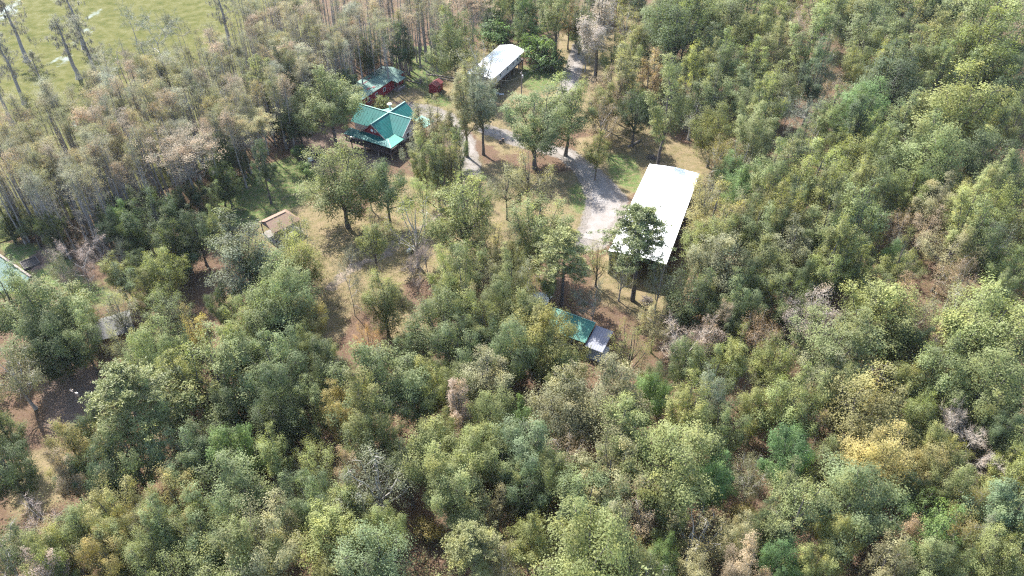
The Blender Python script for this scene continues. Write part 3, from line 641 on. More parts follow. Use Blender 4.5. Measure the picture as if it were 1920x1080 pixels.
def cypress(seed, W=6., Ht=22., low=.45, dens=1.0, fl=1.0, moss=.0, flat=True, twig=1.0):
    """straight trunk flaring at the foot, thin branches, a haze of grey twigs and a feathery leafy top; old ones hung with moss"""
    g = np.random.default_rng(seed); wd = Wood(); lean = g.normal(0, .6, 2)
    zs = np.array([-1.2, -.2, .8, 2.2, 5, 9, 13, 17, Ht * .97]); tr = np.stack([lean[0] * zs / Ht + g.normal(0, .1, 9), lean[1] * zs / Ht + g.normal(0, .1, 9), zs], 1)
    wd.limb(tr, np.array([.75, .50, .34, .26, .21, .18, .14, .09, .03]) * fl, 7); C, N, T, CM, NM, TW = [], [], [], [], [], []
    nb = int(30 * dens + 10)
    for i in range(nb):
        t = (i + g.random()) / nb; z = Ht * (low + (.95 - low) * t); a = i * 2.4 + g.normal(0, .5)
        ln = W / 2 * (1.0 if flat else (1.1 - .6 * t)) * g.uniform(.45, 1.1) * (.5 + .5 * math.sin(math.pi * min(1, .15 + t * .75)))
        o = np.array([np.interp(z, tr[:, 2], tr[:, k]) for k in range(3)]); e = o + (math.cos(a) * ln, math.sin(a) * ln, ln * g.uniform(.2, .9)); e[2] = min(e[2], Ht)
        br = bend(o, e, g, 4, .2); wd.limb(br, np.linspace(.05, .012, 4), 3); lt = g.uniform(.25, .75)
        leafy = np.clip((t - .28) * 2.2, 0.05, 1.2)
        for s_ in range(4):
            b2 = br[g.integers(1, 4)]; q2 = b2 + g.normal(0, 1, 3) * (ln * .3, ln * .3, .35) + (0, 0, .2)
            k = int(46 * dens * leafy)
            if k: cc = q2 + g.normal(0, 1, (k, 3)) * (.5, .5, .26); C.append(cc); N.append(np.tile((-.3, .35, 1.), (k, 1))); T.append(np.clip(lt + g.normal(0, .1) + g.normal(0, .1, k), 0, 1))
            for _ in range(int(5 * twig)):
                p0 = b2 + (q2 - b2) * g.random(); dd = unit(g.normal(0, 1, 3) + (0, 0, .5)); l_ = g.uniform(.4, 1.1); sd_ = unit(np.cross(dd, g.normal(0, 1, 3))) * g.uniform(.012, .026)
                TW.append(np.array([p0 - sd_, p0 + sd_, p0 + dd * l_ + sd_ * .5, p0 + dd * l_ - sd_ * .5]))
            if g.random() < moss:
                k = 10; q = b2 + (q2 - b2) * g.random(); cc = q + g.normal(0, 1, (k, 3)) * (.25, .25, .3) - (0, 0, .5); CM.append(cc); h = g.normal(0, 1, (k, 3)); h[:, 2] *= .1; NM.append(h)
    C, N, T = np.concatenate(C), np.concatenate(N), np.concatenate(T)
    cm = quads_mesh('crown', leaves(C, N, .115, .5, g), M_FEATHER, T)
    TW = np.concatenate(TW); tt = g.uniform(.2, .9, len(TW) // 4)
    if CM:
        CM, NM = np.concatenate(CM), np.concatenate(NM); n = len(CM); NM = unit(NM); A = unit(np.cross(NM, (0, 0, 1.))); s1 = g.uniform(.05, .11, (n, 1)); s2 = g.uniform(.4, 1.0, (n, 1)) * np.array([[0, 0, 1.]])
        V = np.stack([CM + A * s1 + s2 * .5, CM - A * s1 + s2 * .5, CM - A * s1 * .5 - s2 * .4, CM + A * s1 * .4 - s2 * .7], 1).reshape(-1, 3)
        TW = np.concatenate([TW, V]); tt = np.concatenate([tt, g.uniform(.1, .9, n)])
    return wd.mesh('trunk', M_BARK_CYP), cm, quads_mesh('twigs', TW, M_MOSS, tt)

def bare(seed, W=9., Ht=13., up=.55, twigs=22, leaf=0.25):
    """leafless or nearly leafless crown: four orders of branches"""
    g = np.random.default_rng(seed); wd = Wood(); tips = []
    def grow(o, d, ln, r, order):
        e = o + d * ln; P = bend(o, e, g, 4, .22); wd.limb(P, np.linspace(r, r * .5, 4), 6 if order < 2 else 4)
        if order >= 3: tips.append((P, d)); return
        for k in range(5 if order == 0 else 4):
            f = g.uniform(.45, 1.0); i = min(3, int(f * 3.99)); dd = unit(d * .55 + g.normal(0, .62, 3) + (0, 0, up * .3)); grow(P[i], dd, ln * g.uniform(.5, .8), r * .48, order + 1)
    grow(np.array([0, 0, -.3]), unit(np.array([g.normal(0, .08), g.normal(0, .08), 1.])), Ht * .42, .15, 0)
    V, T, C = [], [], []
    for P, d in tips:
        for k in range(twigs):
            o = P[g.integers(1, 4)]; dd = unit(d * .5 + g.normal(0, .7, 3) + (0, 0, .25)); ln = g.uniform(.5, 1.3); sd_ = unit(np.cross(dd, g.normal(0, 1, 3))) * g.uniform(.012, .02); m_ = o + dd * ln * .55 + g.normal(0, .07, 3)
            V.append(np.array([o - sd_, o + sd_, m_ + sd_ * .8, m_ - sd_ * .8])); tp = m_ + unit(dd + g.normal(0, .45, 3)) * ln * .55; V.append(np.array([m_ - sd_ * .8, m_ + sd_ * .8, tp + sd_ * .3, tp - sd_ * .3])); T += [g.uniform(.3, 1)] * 2
            if g.random() < leaf: C.append(m_ + g.normal(0, .12, (9, 3)))
    V = np.concatenate(V)
    if C:
        C = np.concatenate(C); V = np.concatenate([V, leaves(C, np.tile((0, 0, 1.), (len(C), 1)), .042, .6, g)]); T += list(g.uniform(0, .25, len(C)))
    allv = np.concatenate(wd.v); s = (W / 2) / np.percentile(np.hypot(V[:, 0], V[:, 1]), 96); sz = Ht / V[:, 2].max()
    for a_ in wd.v + [V]: a_ *= (s, s, sz)
    return wd.mesh('trunk', M_BARK_PALE), quads_mesh('crown', V, M_TWIG, T), None

def bush(seed, W=4., Ht=3.2):
    return broadleaf(seed, W, Ht, .0, 9, 22, 14, .11, plume=.2, flatness=.6)

SHAPES = {
    'O': [broadleaf(100 + i, base=.08 + .03 * (i % 4), leads=10 + 2 * (i % 4), tufts=44 - 3 * (i % 4), per=46, plume=.135 + .012 * (i % 4), flatness=.4 + .08 * (i % 4)) for i in range(10)],
    'S': [broadleaf(200 + i, base=.14, leads=9 + i % 4, tufts=38, per=32, size=.105, open_=.6, plume=.155, bark=M_BARK_PALE if i % 3 else None) for i in range(7)],
    'T': [broadleaf(300 + i, W=7, Ht=19, base=.08, leads=6 + i % 3, tufts=52, per=36, size=.11, plume=.17, flatness=.55, open_=.2) for i in range(6)],
    'P': [pine(400 + i) for i in range(3)],
    'C': [cypress(500 + i, W=5.4 + .3 * (i % 3), low=.36 + .05 * (i % 4), dens=.7 + .08 * (i % 4), fl=1.25, twig=1.4) for i in range(9)],
    'K': [cypress(560 + i, W=12, Ht=22, low=.5, dens=1.9, moss=.25, fl=1.2) for i in range(2)],
    'L': [cypress(600 + i, W=9, low=.38, dens=.55, fl=1.9, moss=.8, flat=False) for i in range(3)],
    'M': [broadleaf(650 + i, W=8, Ht=20, base=.1, leads=8, tufts=60, per=44, size=.11, open_=.25, plume=.15) for i in range(3)],
    'B': [bare(700 + i, leaf=(.1, .4, .6, 0.0, .3, .5, .15)[i]) for i in range(7)],
    'U': [bush(800 + i) for i in range(4)],
}
DIM = {'O': (10., 15.), 'S': (10., 15.), 'T': (7., 19.), 'P': (9., 20.), 'C': (5.4, 22.), 'K': (12., 22.), 'L': (9., 22.), 'M': (8., 20.), 'B': (9., 13.), 'U': (4., 3.2)}
CZ = {'O': .60, 'S': .62, 'T': .60, 'P': .7, 'C': .8, 'K': .78, 'L': .68, 'M': .56, 'B': .62, 'U': .5}      # height of the crown's centre
NAME = {'O': 'broadleaf_tree', 'S': 'sparse_tree', 'T': 'upright_tree', 'P': 'pine_tree', 'C': 'cypress_tree', 'K': 'broad_cypress', 'L': 'lake_cypress', 'M': 'mossy_tree', 'B': 'bare_tree', 'U': 'bush'}
COLS = {  # albedo, words
    'sg': ((.182, .210, .098), 'sage-green'), 'bg': ((.160, .200, .108), 'blue-green'), 'dk': ((.095, .122, .060), 'dark green'), 'yg': ((.225, .245, .098), 'yellow-green'),
    'kh': ((.240, .230, .130), 'khaki'), 'go': ((.275, .240, .100), 'golden'), 'ru': ((.280, .215, .140), 'rusty tan'), 'br': ((.135, .205, .078), 'bright green'),
    'ol': ((.190, .195, .078), 'olive'), 'gy': ((.200, .212, .140), 'grey'), 'pk': ((.330, .265, .220), 'pinkish tan'), 'wh': ((.33, .285, .235), 'whitish'), 'or': ((.31, .20, .10), 'orange'), 'pn': ((.168, .185, .075), 'deep green')}

# crowns seen in the photograph: shape, colour, pixel x, y of the crown's middle, its width in pixels (, height factor)
TREES = '''
O sg 618 188 98 1.0;M sg 492 170 58;M kh 543 140 60;O sg 850 72 72 1.25;K ru 884 18 80;S kh 895 118 80;M kh 872 208 60 1.1;M gy 904 204 60 1.1;M kh 886 160 44 1.0;M kh 806 250 66 .95;S gy 784 282 52;S yg 832 270 60;M kh 848 250 44 .9;K go 482 246 70 .85;O dk 690 98 50;T dk 746 84 36;B gy 798 127 42
U br 920 62 50;U br 948 66 42;U sg 718 197 34;T sg 972 42 34;U br 1000 52 44;U br 1012 96 62;U br 1036 106 48;U br 1080 66 34;U br 990 84 40;T sg 1046 24 56;T pk 1124 46 58;S kh 1176 42 48;O sg 1240 36 66;O sg 1300 32 76;S go 1316 12 40
O dk 1276 74 112;O dk 1342 102 66;O sg 1362 36 70;O sg 1402 20 72;O yg 1422 62 62;S gy 1210 92 58;S gy 1100 88 36;O sg 1150 102 44;T kh 1162 142 44;S kh 1256 132 62;S ru 1142 172 66;S ru 1130 222 54;T sg 1250 192 66 1.1;S gy 1302 192 64;O dk 1192 208 58;U br 1206 196 40
O sg 1004 226 104;O sg 1064 206 100;O ol 1120 284 40;O yg 1340 242 64;O sg 1388 172 58;O sg 1424 236 60;O sg 1452 36 52;S yg 1476 46 54;S ru 1496 76 42;O sg 1556 22 66;S gy 1552 76 48;O sg 1626 56 88;S kh 1712 50 74;O sg 1692 18 82;O dk 1770 54 66;O yg 1858 44 112;S ru 1846 48 44;O sg 1782 8 62
O sg 1622 106 60;O sg 1716 114 94;T dk 1530 142 50;T yg 1600 132 34;O yg 1838 102 110;S ru 1780 166 48;O dk 1670 152 92;O yg 1712 166 36;S pk 1570 176 44;B gy 1526 214 84;B gy 1474 212 48;O br 1616 206 74;O sg 1462 170 60;O yg 1798 214 132;S dk 1862 170 50;B gy 1846 186 50;O sg 1898 150 56;O sg 1902 232 60;O yg 1756 248 76;O yg 1690 252 56;O yg 1628 262 64
O sg 1522 326 90;T kh 1466 322 46;B wh 1566 352 40 1.4;O yg 1610 300 66;O sg 1640 346 84;S kh 1682 300 54;O yg 1736 298 104;O yg 1702 366 64;S or 1770 332 50;O dk 1850 318 94;O sg 1898 350 60;O ol 1796 382 56;S or 1842 352 36;T sg 1612 408 76;B gy 1746 336 50;O yg 1862 402 84;S ru 1742 424 64;S ru 1690 424 46;S go 1912 412 50;S yg 1600 452 64;O br 1672 486 40;U br 1602 522 40;T yg 1560 500 62;O ol 1462 442 44;O dk 1536 466 44;S kh 1502 424 56;S kh 1782 472 84;B gy 1702 462 56;S gy 1862 462 70;O yg 1892 502 74;S ru 1800 522 66
S kh 992 330 76 1.1;S kh 950 352 60;O sg 1010 436 112;P ol 1056 482 104;S ol 1122 482 50;P pn 1202 444 118 1.0;S go 1346 292 54;S kh 1386 304 56;O br 1370 322 40;O br 1402 356 72;S kh 1332 362 64;O kh 1336 402 98;O sg 1420 432 80;O kh 1342 496 100;O sg 1428 500 84;S gy 1166 510 40 1.1;S gy 1236 530 44;S kh 1264 552 40
O sg 638 336 112 1.0;O sg 722 350 82;S kh 690 342 46;T yg 794 300 44;T sg 818 306 42 1.1;T yg 832 296 40 1.1;T kh 846 304 38 1.1;T sg 862 276 30 1.2;S yg 790 366 50;T sg 698 450 46;S ol 552 448 80;O gy 458 478 128;O sg 492 508 70;O yg 560 496 78;O sg 532 558 110;S ol 776 420 98;O sg 870 392 122;S go 928 456 74;B pk 800 478 68;B kh 650 506 74 1.5;O ol 718 562 78;O sg 872 500 80;S kh 922 522 70;U br 560 284 26;U br 572 318 30;T dk 492 312 38
K ru 344 292 106 .9;B ru 156 428 64;B pk 186 446 62;B pk 140 482 84;B gy 300 434 52;B gy 228 466 48;S gy 112 502 44;O br 230 416 46;O dk 96 432 46;O dk 292 418 84;O dk 368 436 60;O dk 322 462 60;T yg 402 426 30;O yg 310 508 70;O ol 276 546 52;O dk 250 440 50;O dk 420 336 50;O dk 424 288 54;O dk 556 218 50;O dk 602 162 44
O bg 14 562 104;O sg 78 588 112;O go 152 586 40;O sg 152 634 72;O dk 96 640 84;S kh 215 578 64;S kh 228 646 52;S sg 316 578 74;T go 370 622 48;O dk 416 574 50;O sg 462 592 66;O yg 290 660 84;P pn 246 742 142 1.0;O sg 400 702 122;O sg 456 668 74;O dk 440 764 80;S kh 26 696 86;O dk 8 812 60
O sg 502 602 92;O go 576 602 62;O sg 512 692 92;O dk 594 690 72;O sg 702 718 118;O go 640 772 74;S or 690 632 40;O dk 770 652 62;O sg 830 604 92;O sg 856 662 84;O yg 800 722 72;O sg 860 732 64;O sg 902 622 70;O sg 936 570 70;O dk 922 652 62;O sg 580 762 70;O dk 516 792 84
O ol 1024 630 98;O sg 985 600 80;O yg 1036 678 58;O yg 1064 708 58;S ol 1184 648 74;B gy 1114 560 66;S kh 1230 606 56;B wh 1290 642 86;S pk 1324 628 56;O dk 1300 556 86;O sg 1386 562 76;O dk 1352 620 50;S ru 1426 620 56;O br 1220 744 64;O sg 1226 716 48;O kh 1122 744 112;O kh 1050 762 94;S kh 1092 794 76;O br 980 792 50;S ru 1180 764 60;T yg 1290 760 64;T gy 1332 742 56;T yg 1376 670 54;B gy 1396 720 56;O yg 1420 772 64;O sg 1350 802 70
S pk 1520 590 84;B ru 1470 642 66;O yg 1642 592 112;O sg 1570 642 112;B gy 1730 592 66;S kh 1800 582 84;O yg 1850 622 132;S ru 1752 642 62;O dk 1692 642 62;U br 1660 666 32;S go 1702 672 34;O yg 1452 682 72;O yg 1482 762 92;S kh 1546 702 92;O go 1622 762 112;O yg 1702 722 62;O sg 1762 702 92;O yg 1850 722 114;O yg 1722 782 60;B wh 1830 792 94;S gy 1902 682 52;B pk 1542 792 60
O dk 14 880 82;O go 140 842 84;O sg 242 852 92;O dk 202 892 70;O bg 150 890 56;O bg 346 862 84;O br 442 852 82;O sg 422 926 104;O go 330 952 84;O go 212 962 84;B pk 82 972 86;S kh 122 1022 80;O go 202 1052 74;O yg 92 1052 84;O sg 282 1042 76;O sg 332 1012 60;O sg 452 1032 114
T yg 512 852 54;B gy 542 902 62;S yg 592 862 66;O sg 682 832 72;S ru 662 872 62;S gy 702 912 114;O yg 630 1012 104;O kh 502 1022 104;O bg 692 1062 112;O yg 722 1002 74;O yg 832 872 104;O yg 902 842 72;O sg 852 932 94;O sg 942 882 72;S kh 932 942 62;P ol 886 1022 104 .8;S kh 942 1052 66;U go 800 992 46
O bg 986 852 94;O dk 992 922 70;S ru 1062 862 84;O kh 1152 882 104;O yg 1262 872 132;O br 1336 902 70;U br 1346 852 44;O sg 1102 952 94;S ru 1202 952 84;S kh 1300 1000 104 .9;O yg 1112 1042 142;S go 1196 1032 50;O yg 992 1012 74;S kh 1412 892 64;U go 1392 972 56;U br 1402 1042 72;O br 1242 1052 56
O br 1476 862 88;O sg 1546 872 74;O go 1642 872 104;O go 1736 882 74;O sg 1602 942 122;O dk 1692 912 60;O yg 1746 846 72;B wh 1832 852 94;O yg 1892 892 74;S ru 1682 1002 74;O yg 1572 1012 74;O br 1742 992 94;S go 1802 1012 64;O bg 1892 962 94;O yg 1852 1042 84;O sg 1742 1062 82;T kh 1662 1058 76;O br 1462 1052 66;O yg 1522 1062 70;O yg 1904 1042 60
L gy 8 108 60 .95;L ru 16 30 66;L gy 62 116 34 .6;L gy 116 64 64 .95;L gy 154 66 56 .95;B gy 60 72 16;B gy 334 38 48 1.2;B gy 284 56 90;B gy 238 26 62;L gy 414 10 56;B gy 452 6 50;L gy 128 8 60;B gy 214 88 60 .7;L gy -20 140 60;B gy 190 96 50 .6
'''
PLACED = []        # (kind, colour, X, Y, W, Ht, cpx, cpy, wpx)
def height_for(k, W, hf):
    return {'O': 7.5 + .95 * W, 'S': 6.5 + .95 * W, 'T': 7 + 1.9 * W, 'P': 10 + .9 * W, 'C': 20 + .3 * W, 'K': 18 + .3 * W, 'L': 22., 'M': 11 + 1.15 * W, 'B': 4.5 + .95 * W, 'U': .9 * W}[k] * hf
def place(k, c, px, py, wpx, hf=1.0):
    zc = 8.0
    for _ in range(4):
        P = at(px, py, zc); dep = pix(P)[2]; W = wpx * dep / FPX * (1.1 if wpx >= 90 and k == 'O' and py > 500 else 1.0) * ((1.34 if py < 340 else 1.22) if px > 1100 or py > 580 else 1.16); Ht = height_for(k, W, hf); zc = Ht * CZ[k]
    PLACED.append((k, c, float(P[0]), float(P[1]), float(W), float(Ht), px, py, wpx)); return True
for line in TREES.replace('\n', ';').split(';'):
    f = line.split()
    if len(f) >= 5: place(f[0], f[1], *map(float, f[2:]))
N_SEEN = len(PLACED)

def clear_of(px, py, wpx, fac):
    for t in PLACED:
        if (t[6] - px) ** 2 + ((t[7] - py) * 1.15) ** 2 < (fac * (t[8] + wpx) / 2) ** 2: return False
    return True
def fill(poly, n, kinds, cols, wr, fac, seed, holes=(), hf=(.9, 1.15)):
    r = random.Random(seed); xs = [p[0] for p in poly]; ys = [p[1] for p in poly]; got = 0
    for _ in range(n * 60):
        if got >= n: break
        px, py = r.uniform(min(xs), max(xs)), r.uniform(min(ys), max(ys))
        if not inside(poly, np.array([px]), np.array([py]))[0] or any((px - a) ** 2 + (py - b) ** 2 < c * c for a, b, c in holes): continue
        wpx = r.uniform(*wr) * (0.62 + .38 * py / 800)
        if not clear_of(px, py, wpx, fac): continue
        place(r.choice(kinds), r.choice(cols), px, py, wpx, r.uniform(*hf)); got += 1
    return got
# the cypress swamp between the lake and the houses
SWAMP = [(-30, 205), (60, 190), (150, 165), (200, 122), (300, 105), (370, 75), (430, 40), (480, -10), (860, -30), (850, 20), (800, 40), (775, 45), (745, 60), (640, 105), (560, 150), (505, 190), (440, 235), (400, 250), (340, 255), (250, 320), (170, 355), (90, 360), (-30, 360)]
fill(SWAMP, 290, 'C', ['ol', 'ru', 'kh', 'go', 'gy', 'ol', 'kh', 'ol', 'ru'], (28, 50), .42, 11, (), (.85, 1.1))
N_CYP = len(PLACED)
HOLES = [(970, 745, 60), (660, 640, 46), (645, 580, 84), (650, 510, 60), (1110, 625, 62), (1150, 600, 50), (1190, 700, 40), (1110, 620, 40), (60, 860, 60), (130, 760, 70), (800, 960, 36), (1400, 950, 44), (230, 625, 44), (1500, 1010, 36), (680, 690, 30), (1230, 560, 50), (1200, 420, 90), (260, 570, 40)]
WOODS = [(1060, -30), (1140, -10), (1925, -10), (1925, 1085), (-10, 1085), (-10, 990), (60, 950), (130, 830), (200, 800), (350, 640), (470, 560), (600, 660), (740, 680), (850, 560), (1000, 500), (1090, 560), (1190, 620), (1290, 520), (1340, 330), (1300, 230), (1200, 150), (1130, 90)]
fill(WOODS, 75, 'OTOSO', ['sg', 'sg', 'yg', 'kh', 'ol', 'sg', 'dk'], (50, 88), .5, 12, HOLES)
fill(WOODS, 70, 'TSBTS', ['sg', 'kh', 'yg', 'kh', 'ol', 'ru', 'sg', 'yg', 'pk', 'gy'], (30, 60), .4, 22, HOLES, (.7, 1.0))
fill([(880, 480), (1000, 470), (1010, 560), (900, 600), (820, 560), (820, 520)], 10, 'SOT', ['sg', 'kh', 'yg', 'ol'], (50, 80), .5, 23)
fill([(860, -45), (1925, -45), (1925, 14), (860, 14)], 40, 'OTOS', ['sg', 'dk', 'kh', 'sg', 'ol'], (50, 84), .5, 24)
fill([(1060, 30), (1180, 0), (1250, 150), (1240, 215), (1120, 210), (1090, 120)], 10, 'OTS', ['sg', 'kh', 'ol', 'ru'], (44, 70), .5, 25)
fill([(1180, 120), (1320, 20), (1925, 10), (1925, 520), (1330, 520), (1350, 250)], 70, 'TST', ['sg', 'dk', 'kh', 'sg', 'ol', 'yg'], (46, 76), .42, 26)
N_FILL = len(PLACED)
fill([(0, 400), (160, 395), (330, 350), (420, 300), (430, 340), (390, 430), (330, 520), (230, 530), (140, 440), (0, 440)], 26, 'OTO', ['dk', 'dk', 'bg', 'ol'], (34, 60), .42, 13, [(60, 495, 50), (155, 455, 66)], (.55, .8))
fill([(500, 225), (600, 160), (680, 110), (760, 70), (780, 85), (750, 115), (690, 135), (600, 200), (530, 260)], 14, 'OT', ['dk', 'dk', 'bg'], (30, 46), .45, 14, [(715, 148, 62)], (.6, .8))
fill([(850, -5), (1140, -5), (1100, 60), (1060, 40), (960, 20), (900, 40)], 12, 'OTS', ['dk', 'sg', 'br'], (34, 60), .5, 15)

# ------------------------------------------------------------------ labels: look + place, then order within what is alike
LOOK = {'O': 'bushy {c} broadleaf tree', 'S': 'thin-leaved {c} tree', 'T': 'upright narrow {c} tree', 'P': '{c} pine with layered needle clumps', 'C': '{c}-topped cypress', 'L': 'moss-hung {c} cypress', 'K': 'broad feathery {c} cypress',
        'M': 'tall {c} tree draped in grey moss', 'B': 'nearly leafless {c} branching tree', 'U': 'low {c} bush'}
LAND = [((728, 235), 80, 'the teal-roofed house'), ((720, 150), 60, 'the red cabin'), ((940, 115), 75, 'the white-roofed stilt house'), ((1228, 400), 130, 'the long white barn'), ((525, 405), 75, 'the tan pavilion'),
        ((1105, 620), 85, 'the green-and-grey cabin roof'), ((222, 625), 70, 'the lichen-grey cabin'), ((1135, 390), 80, 'the gravel drive'), ((818, 165), 45, 'the small red shed'), ((30, 495), 60, 'the pale pond')]
XB = [(274, 'far left'), (548, 'left'), (822, 'centre-left'), (1097, 'centre'), (1371, 'centre-right'), (1645, 'right'), (9999, 'far right')]
YB = [(180, 'top'), (400, 'upper'), (640, 'middle'), (860, 'lower'), (9999, 'bottom')]
def where(k, px, py):
    if k == 'L': return 'standing in the duckweed lake'
    best = min(LAND, key=lambda q: math.hypot(q[0][0] - px, q[0][1] - py) / q[1]); d = math.hypot(best[0][0] - px, best[0][1] - py)
    if d < best[1] * 1.3:
        dx, dy = px - best[0][0], py - best[0][1]
        rel = ('right of' if dx > 0 else 'left of') if abs(dx) > abs(dy) else ('in front of' if dy > 0 else 'behind')
        return f'{rel} {best[2]}'
    xb = next(t for m_, t in XB if px < m_); yb = next(t for m_, t in YB if py < m_)
    if k == 'C':
        yb = next(t for m_, t in ((60, 'topmost'), (120, 'top'), (180, 'upper'), (250, 'middle'), (320, 'lower'), (9999, 'bottom')) if py < m_); return f'in the {yb} {xb} swamp'
    return f'in the {yb} {xb} woods'
ORD = ['leftmost', 'second from left', 'third from left', 'fourth from left', 'fifth from left', 'sixth from left', 'seventh from left', 'eighth from left', 'ninth from left', 'tenth from left', 'eleventh from left', 'twelfth from left', 'thirteenth from left', 'fourteenth from left', 'fifteenth from left', 'sixteenth from left', 'seventeenth from left', 'eighteenth from left', 'nineteenth from left', 'twentieth from left', 'twenty-first from left', 'twenty-second from left']
groups = {}
for i, t in enumerate(PLACED):
    groups.setdefault(LOOK[t[0]].format(c=COLS[t[1]][1]) + ' ' + where(t[0], t[6], t[7]), []).append(i)
LABEL = {}
for s, ids in groups.items():
    ids.sort(key=lambda i: PLACED[i][6])
    for k, i in enumerate(ids): LABEL[i] = s if len(ids) == 1 else f'{s}, {ORD[k]}' if k < len(ORD) else f'{s}, rightmost'
GROUP = {'O': 'broadleaf trees of the woods', 'S': 'thin-leaved trees of the woods', 'T': 'upright trees of the woods', 'P': 'pines', 'C': 'cypresses of the swamp', 'K': 'broad cypresses', 'L': 'cypresses standing in the lake', 'M': 'moss-draped trees', 'B': 'leafless trees', 'U': 'bushes'}

# ------------------------------------------------------------------ plant them
rr = random.Random(5)
def plant(i, t):
    k, cc, X, Y, W, Ht = t[:6]; var = SHAPES[k][rr.randrange(len(SHAPES[k]))]; w0, h0 = DIM[k]
    e = tag(empty(NAME[k], (X, Y, -.05 if k != 'C' and k != 'L' else -.5), rr.uniform(0, 6.283)), LABEL[i], 'bush' if k == 'U' else 'tree', GROUP[k])
    e.scale = (W / w0 * rr.uniform(.95, 1.06), W / w0 * rr.uniform(.95, 1.06), Ht / h0)
    col = COLS[cc][0]; j = rr.uniform(.88, 1.12); hue = rr.uniform(-.07, .07)
    rgb = (min(1, col[0] * j * (1 + hue)), min(1, col[1] * j), min(1, col[2] * j * (1 - hue)), 1)
    for nm, me in zip(('trunk', 'crown', 'twigs'), var):
        if me is None: continue
        o = bpy.data.objects.new(nm, me); COL.objects.link(o); o.parent = e
        o.color = rgb if nm == 'crown' else (.215, .20, .185, 1)
        if nm == 'twigs': o['kind'] = 'stuff'
for i, t in enumerate(PLACED): plant(i, t)
print('TREES', len(PLACED), N_SEEN, N_CYP, N_FILL, {k: sum(t[0] == k for t in PLACED) for k in NAME})

def swamp_thicket():
    """the rest of the cypress stand: slim trunks and twiggy tops between the trees one can pick out"""
    g = np.random.default_rng(77); wd = Wood(); C, N, T = [], [], []; got = 0
    dense = [(430, -40), (860, -40), (850, 20), (640, 110), (560, 150), (480, 100)]
    while got < 430:
        px, py = g.uniform(-60, 860), g.uniform(-40, 400)
        if not inside(SWAMP if got < 290 else dense, np.array([px]), np.array([py]))[0]: continue
        P = at(px, py, 15.); Ht = g.uniform(15, 21); got += 1; r_ = g.uniform(1.2, 2.4)
        b0 = np.array([P[0], P[1], -.8]); l_ = g.normal(0, .5, 2); top = np.array([P[0] + l_[0], P[1] + l_[1], Ht])
        wd.limb(bend(b0, top, g, 5, .02), [.32, .23, .18, .12, .03], 5)
        for _ in range(12):
            f = g.uniform(.5, 1); q = b0 + (top - b0) * f + g.normal(0, 1, 3) * (r_ * .5, r_ * .5, .4); wd.limb(np.array([b0 + (top - b0) * (f - .04), q]), [.04, .01], 3)
            k = int(26 * (f - .35)); C.append(q + g.normal(0, 1, (k, 3)) * (.5, .5, .3)); N.append(np.tile((-.3, .35, 1.), (k, 1))); T.append(np.clip(g.uniform(.3, .7) + g.normal(0, .12, k), 0, 1))
    C, N, T = map(np.concatenate, (C, N, T))
    o = bpy.data.objects.new('cypress_thicket', quads_mesh('cypress_thicket', leaves(C, N, .14, .5, g), M_FEATHER, T)); COL.objects.link(o); o.color = (.195, .175, .105, 1); tag(o, kind='stuff')
    o2 = bpy.data.objects.new('thicket_stems', wd.mesh('thicket_stems', M_BARK_CYP)); COL.objects.link(o2); o2.parent = o; o2['kind'] = 'stuff'
swamp_thicket()

# ------------------------------------------------------------------ smaller things round the houses
M_CARPAINT = plain('dark_car_paint', (0.012, 0.013, 0.018), 0.25, 0.1, spec=.7)
M_RUBBER = plain('rubber', (0.02, 0.02, 0.02), 0.85, 0.1)
M_PUMP = plain('green_iron', (0.02, 0.09, 0.05), 0.5, 0.2)
M_TANK = plain('tank_paint', (0.42, 0.43, 0.43), 0.45, 0.1)

def utility_pole(px, py, Ht, rz, label, lean=0.0, drum=True):
    P = at(px, py); o = tag(empty('utility_pole', P, rz), label, 'utility pole')
    MB().tube([(0, 0, -.3), (lean * .5, 0, Ht * .5), (lean, 0, Ht)], [.17, .15, .12], 8).build('shaft', M_WOOD, o)
    MB().box(lean - .06, lean + .06, -.9, .9, Ht - .75, Ht - .6).build('crossarm', M_WOOD, o)
    for y in (-.8, .8): MB().tube([(lean, y, Ht - .6), (lean, y, Ht - .38)], [.05, .035], 6).build('insulator', M_WHITE, o)
    if drum: MB().tube([(lean + .33, 0, Ht - 2.1), (lean + .33, 0, Ht - 2.0), (lean + .33, 0, Ht - 1.2), (lean + .33, 0, Ht - 1.1)], [.18, .23, .23, .1], 10).build('transformer', M_STEEL, o)
    return Vector(P) + Vector((0, 0, Ht))
def wire(a, b, sag, label):
    a, b = Vector(a), Vector(b); pts = [a.lerp(b, t / 12) - Vector((0, 0, sag * 4 * (t / 12) * (1 - t / 12))) for t in range(13)]
    tag(MB().tube(pts, [.025] * 13, 5).build('overhead_wire', M_WIRE), label, 'wire')
t1 = utility_pole(977.5, 199.6, 11.0, .5, 'dark wooden utility pole on the lawn before the white stilt house')
wp = at(935.7, 149, 5.2)
wire(t1 - Vector((0, 0, .9)), wp, 1.0, 'overhead wire from the lawn pole to the white stilt house')
wire(t1 - Vector((0, 0, .4)), Vector(at(1075, 95, 12)), 1.2, 'overhead wire running from the lawn pole towards the road')
gy = MB()
for e in ((958, 172), (963, 170)): wire(t1 - Vector((0, 0, 1.2)), Vector(at(*e)), .05, f"{'outer' if e[0] == 958 else 'inner'} guy wire of the lawn utility pole")
t2 = utility_pole(164, 788, 7.8, 1.1, 'leaning wooden utility pole beside the clearing at far left', .25, True)
wire(t2 - Vector((0, 0, .5)), Vector(at(118, 800, 1.5)), .1, 'upper wire from the leaning pole at far left')
wire(t2 - Vector((0, 0, .9)), Vector(at(124, 800, 1.2)), .1, 'lower wire from the leaning pole at far left')

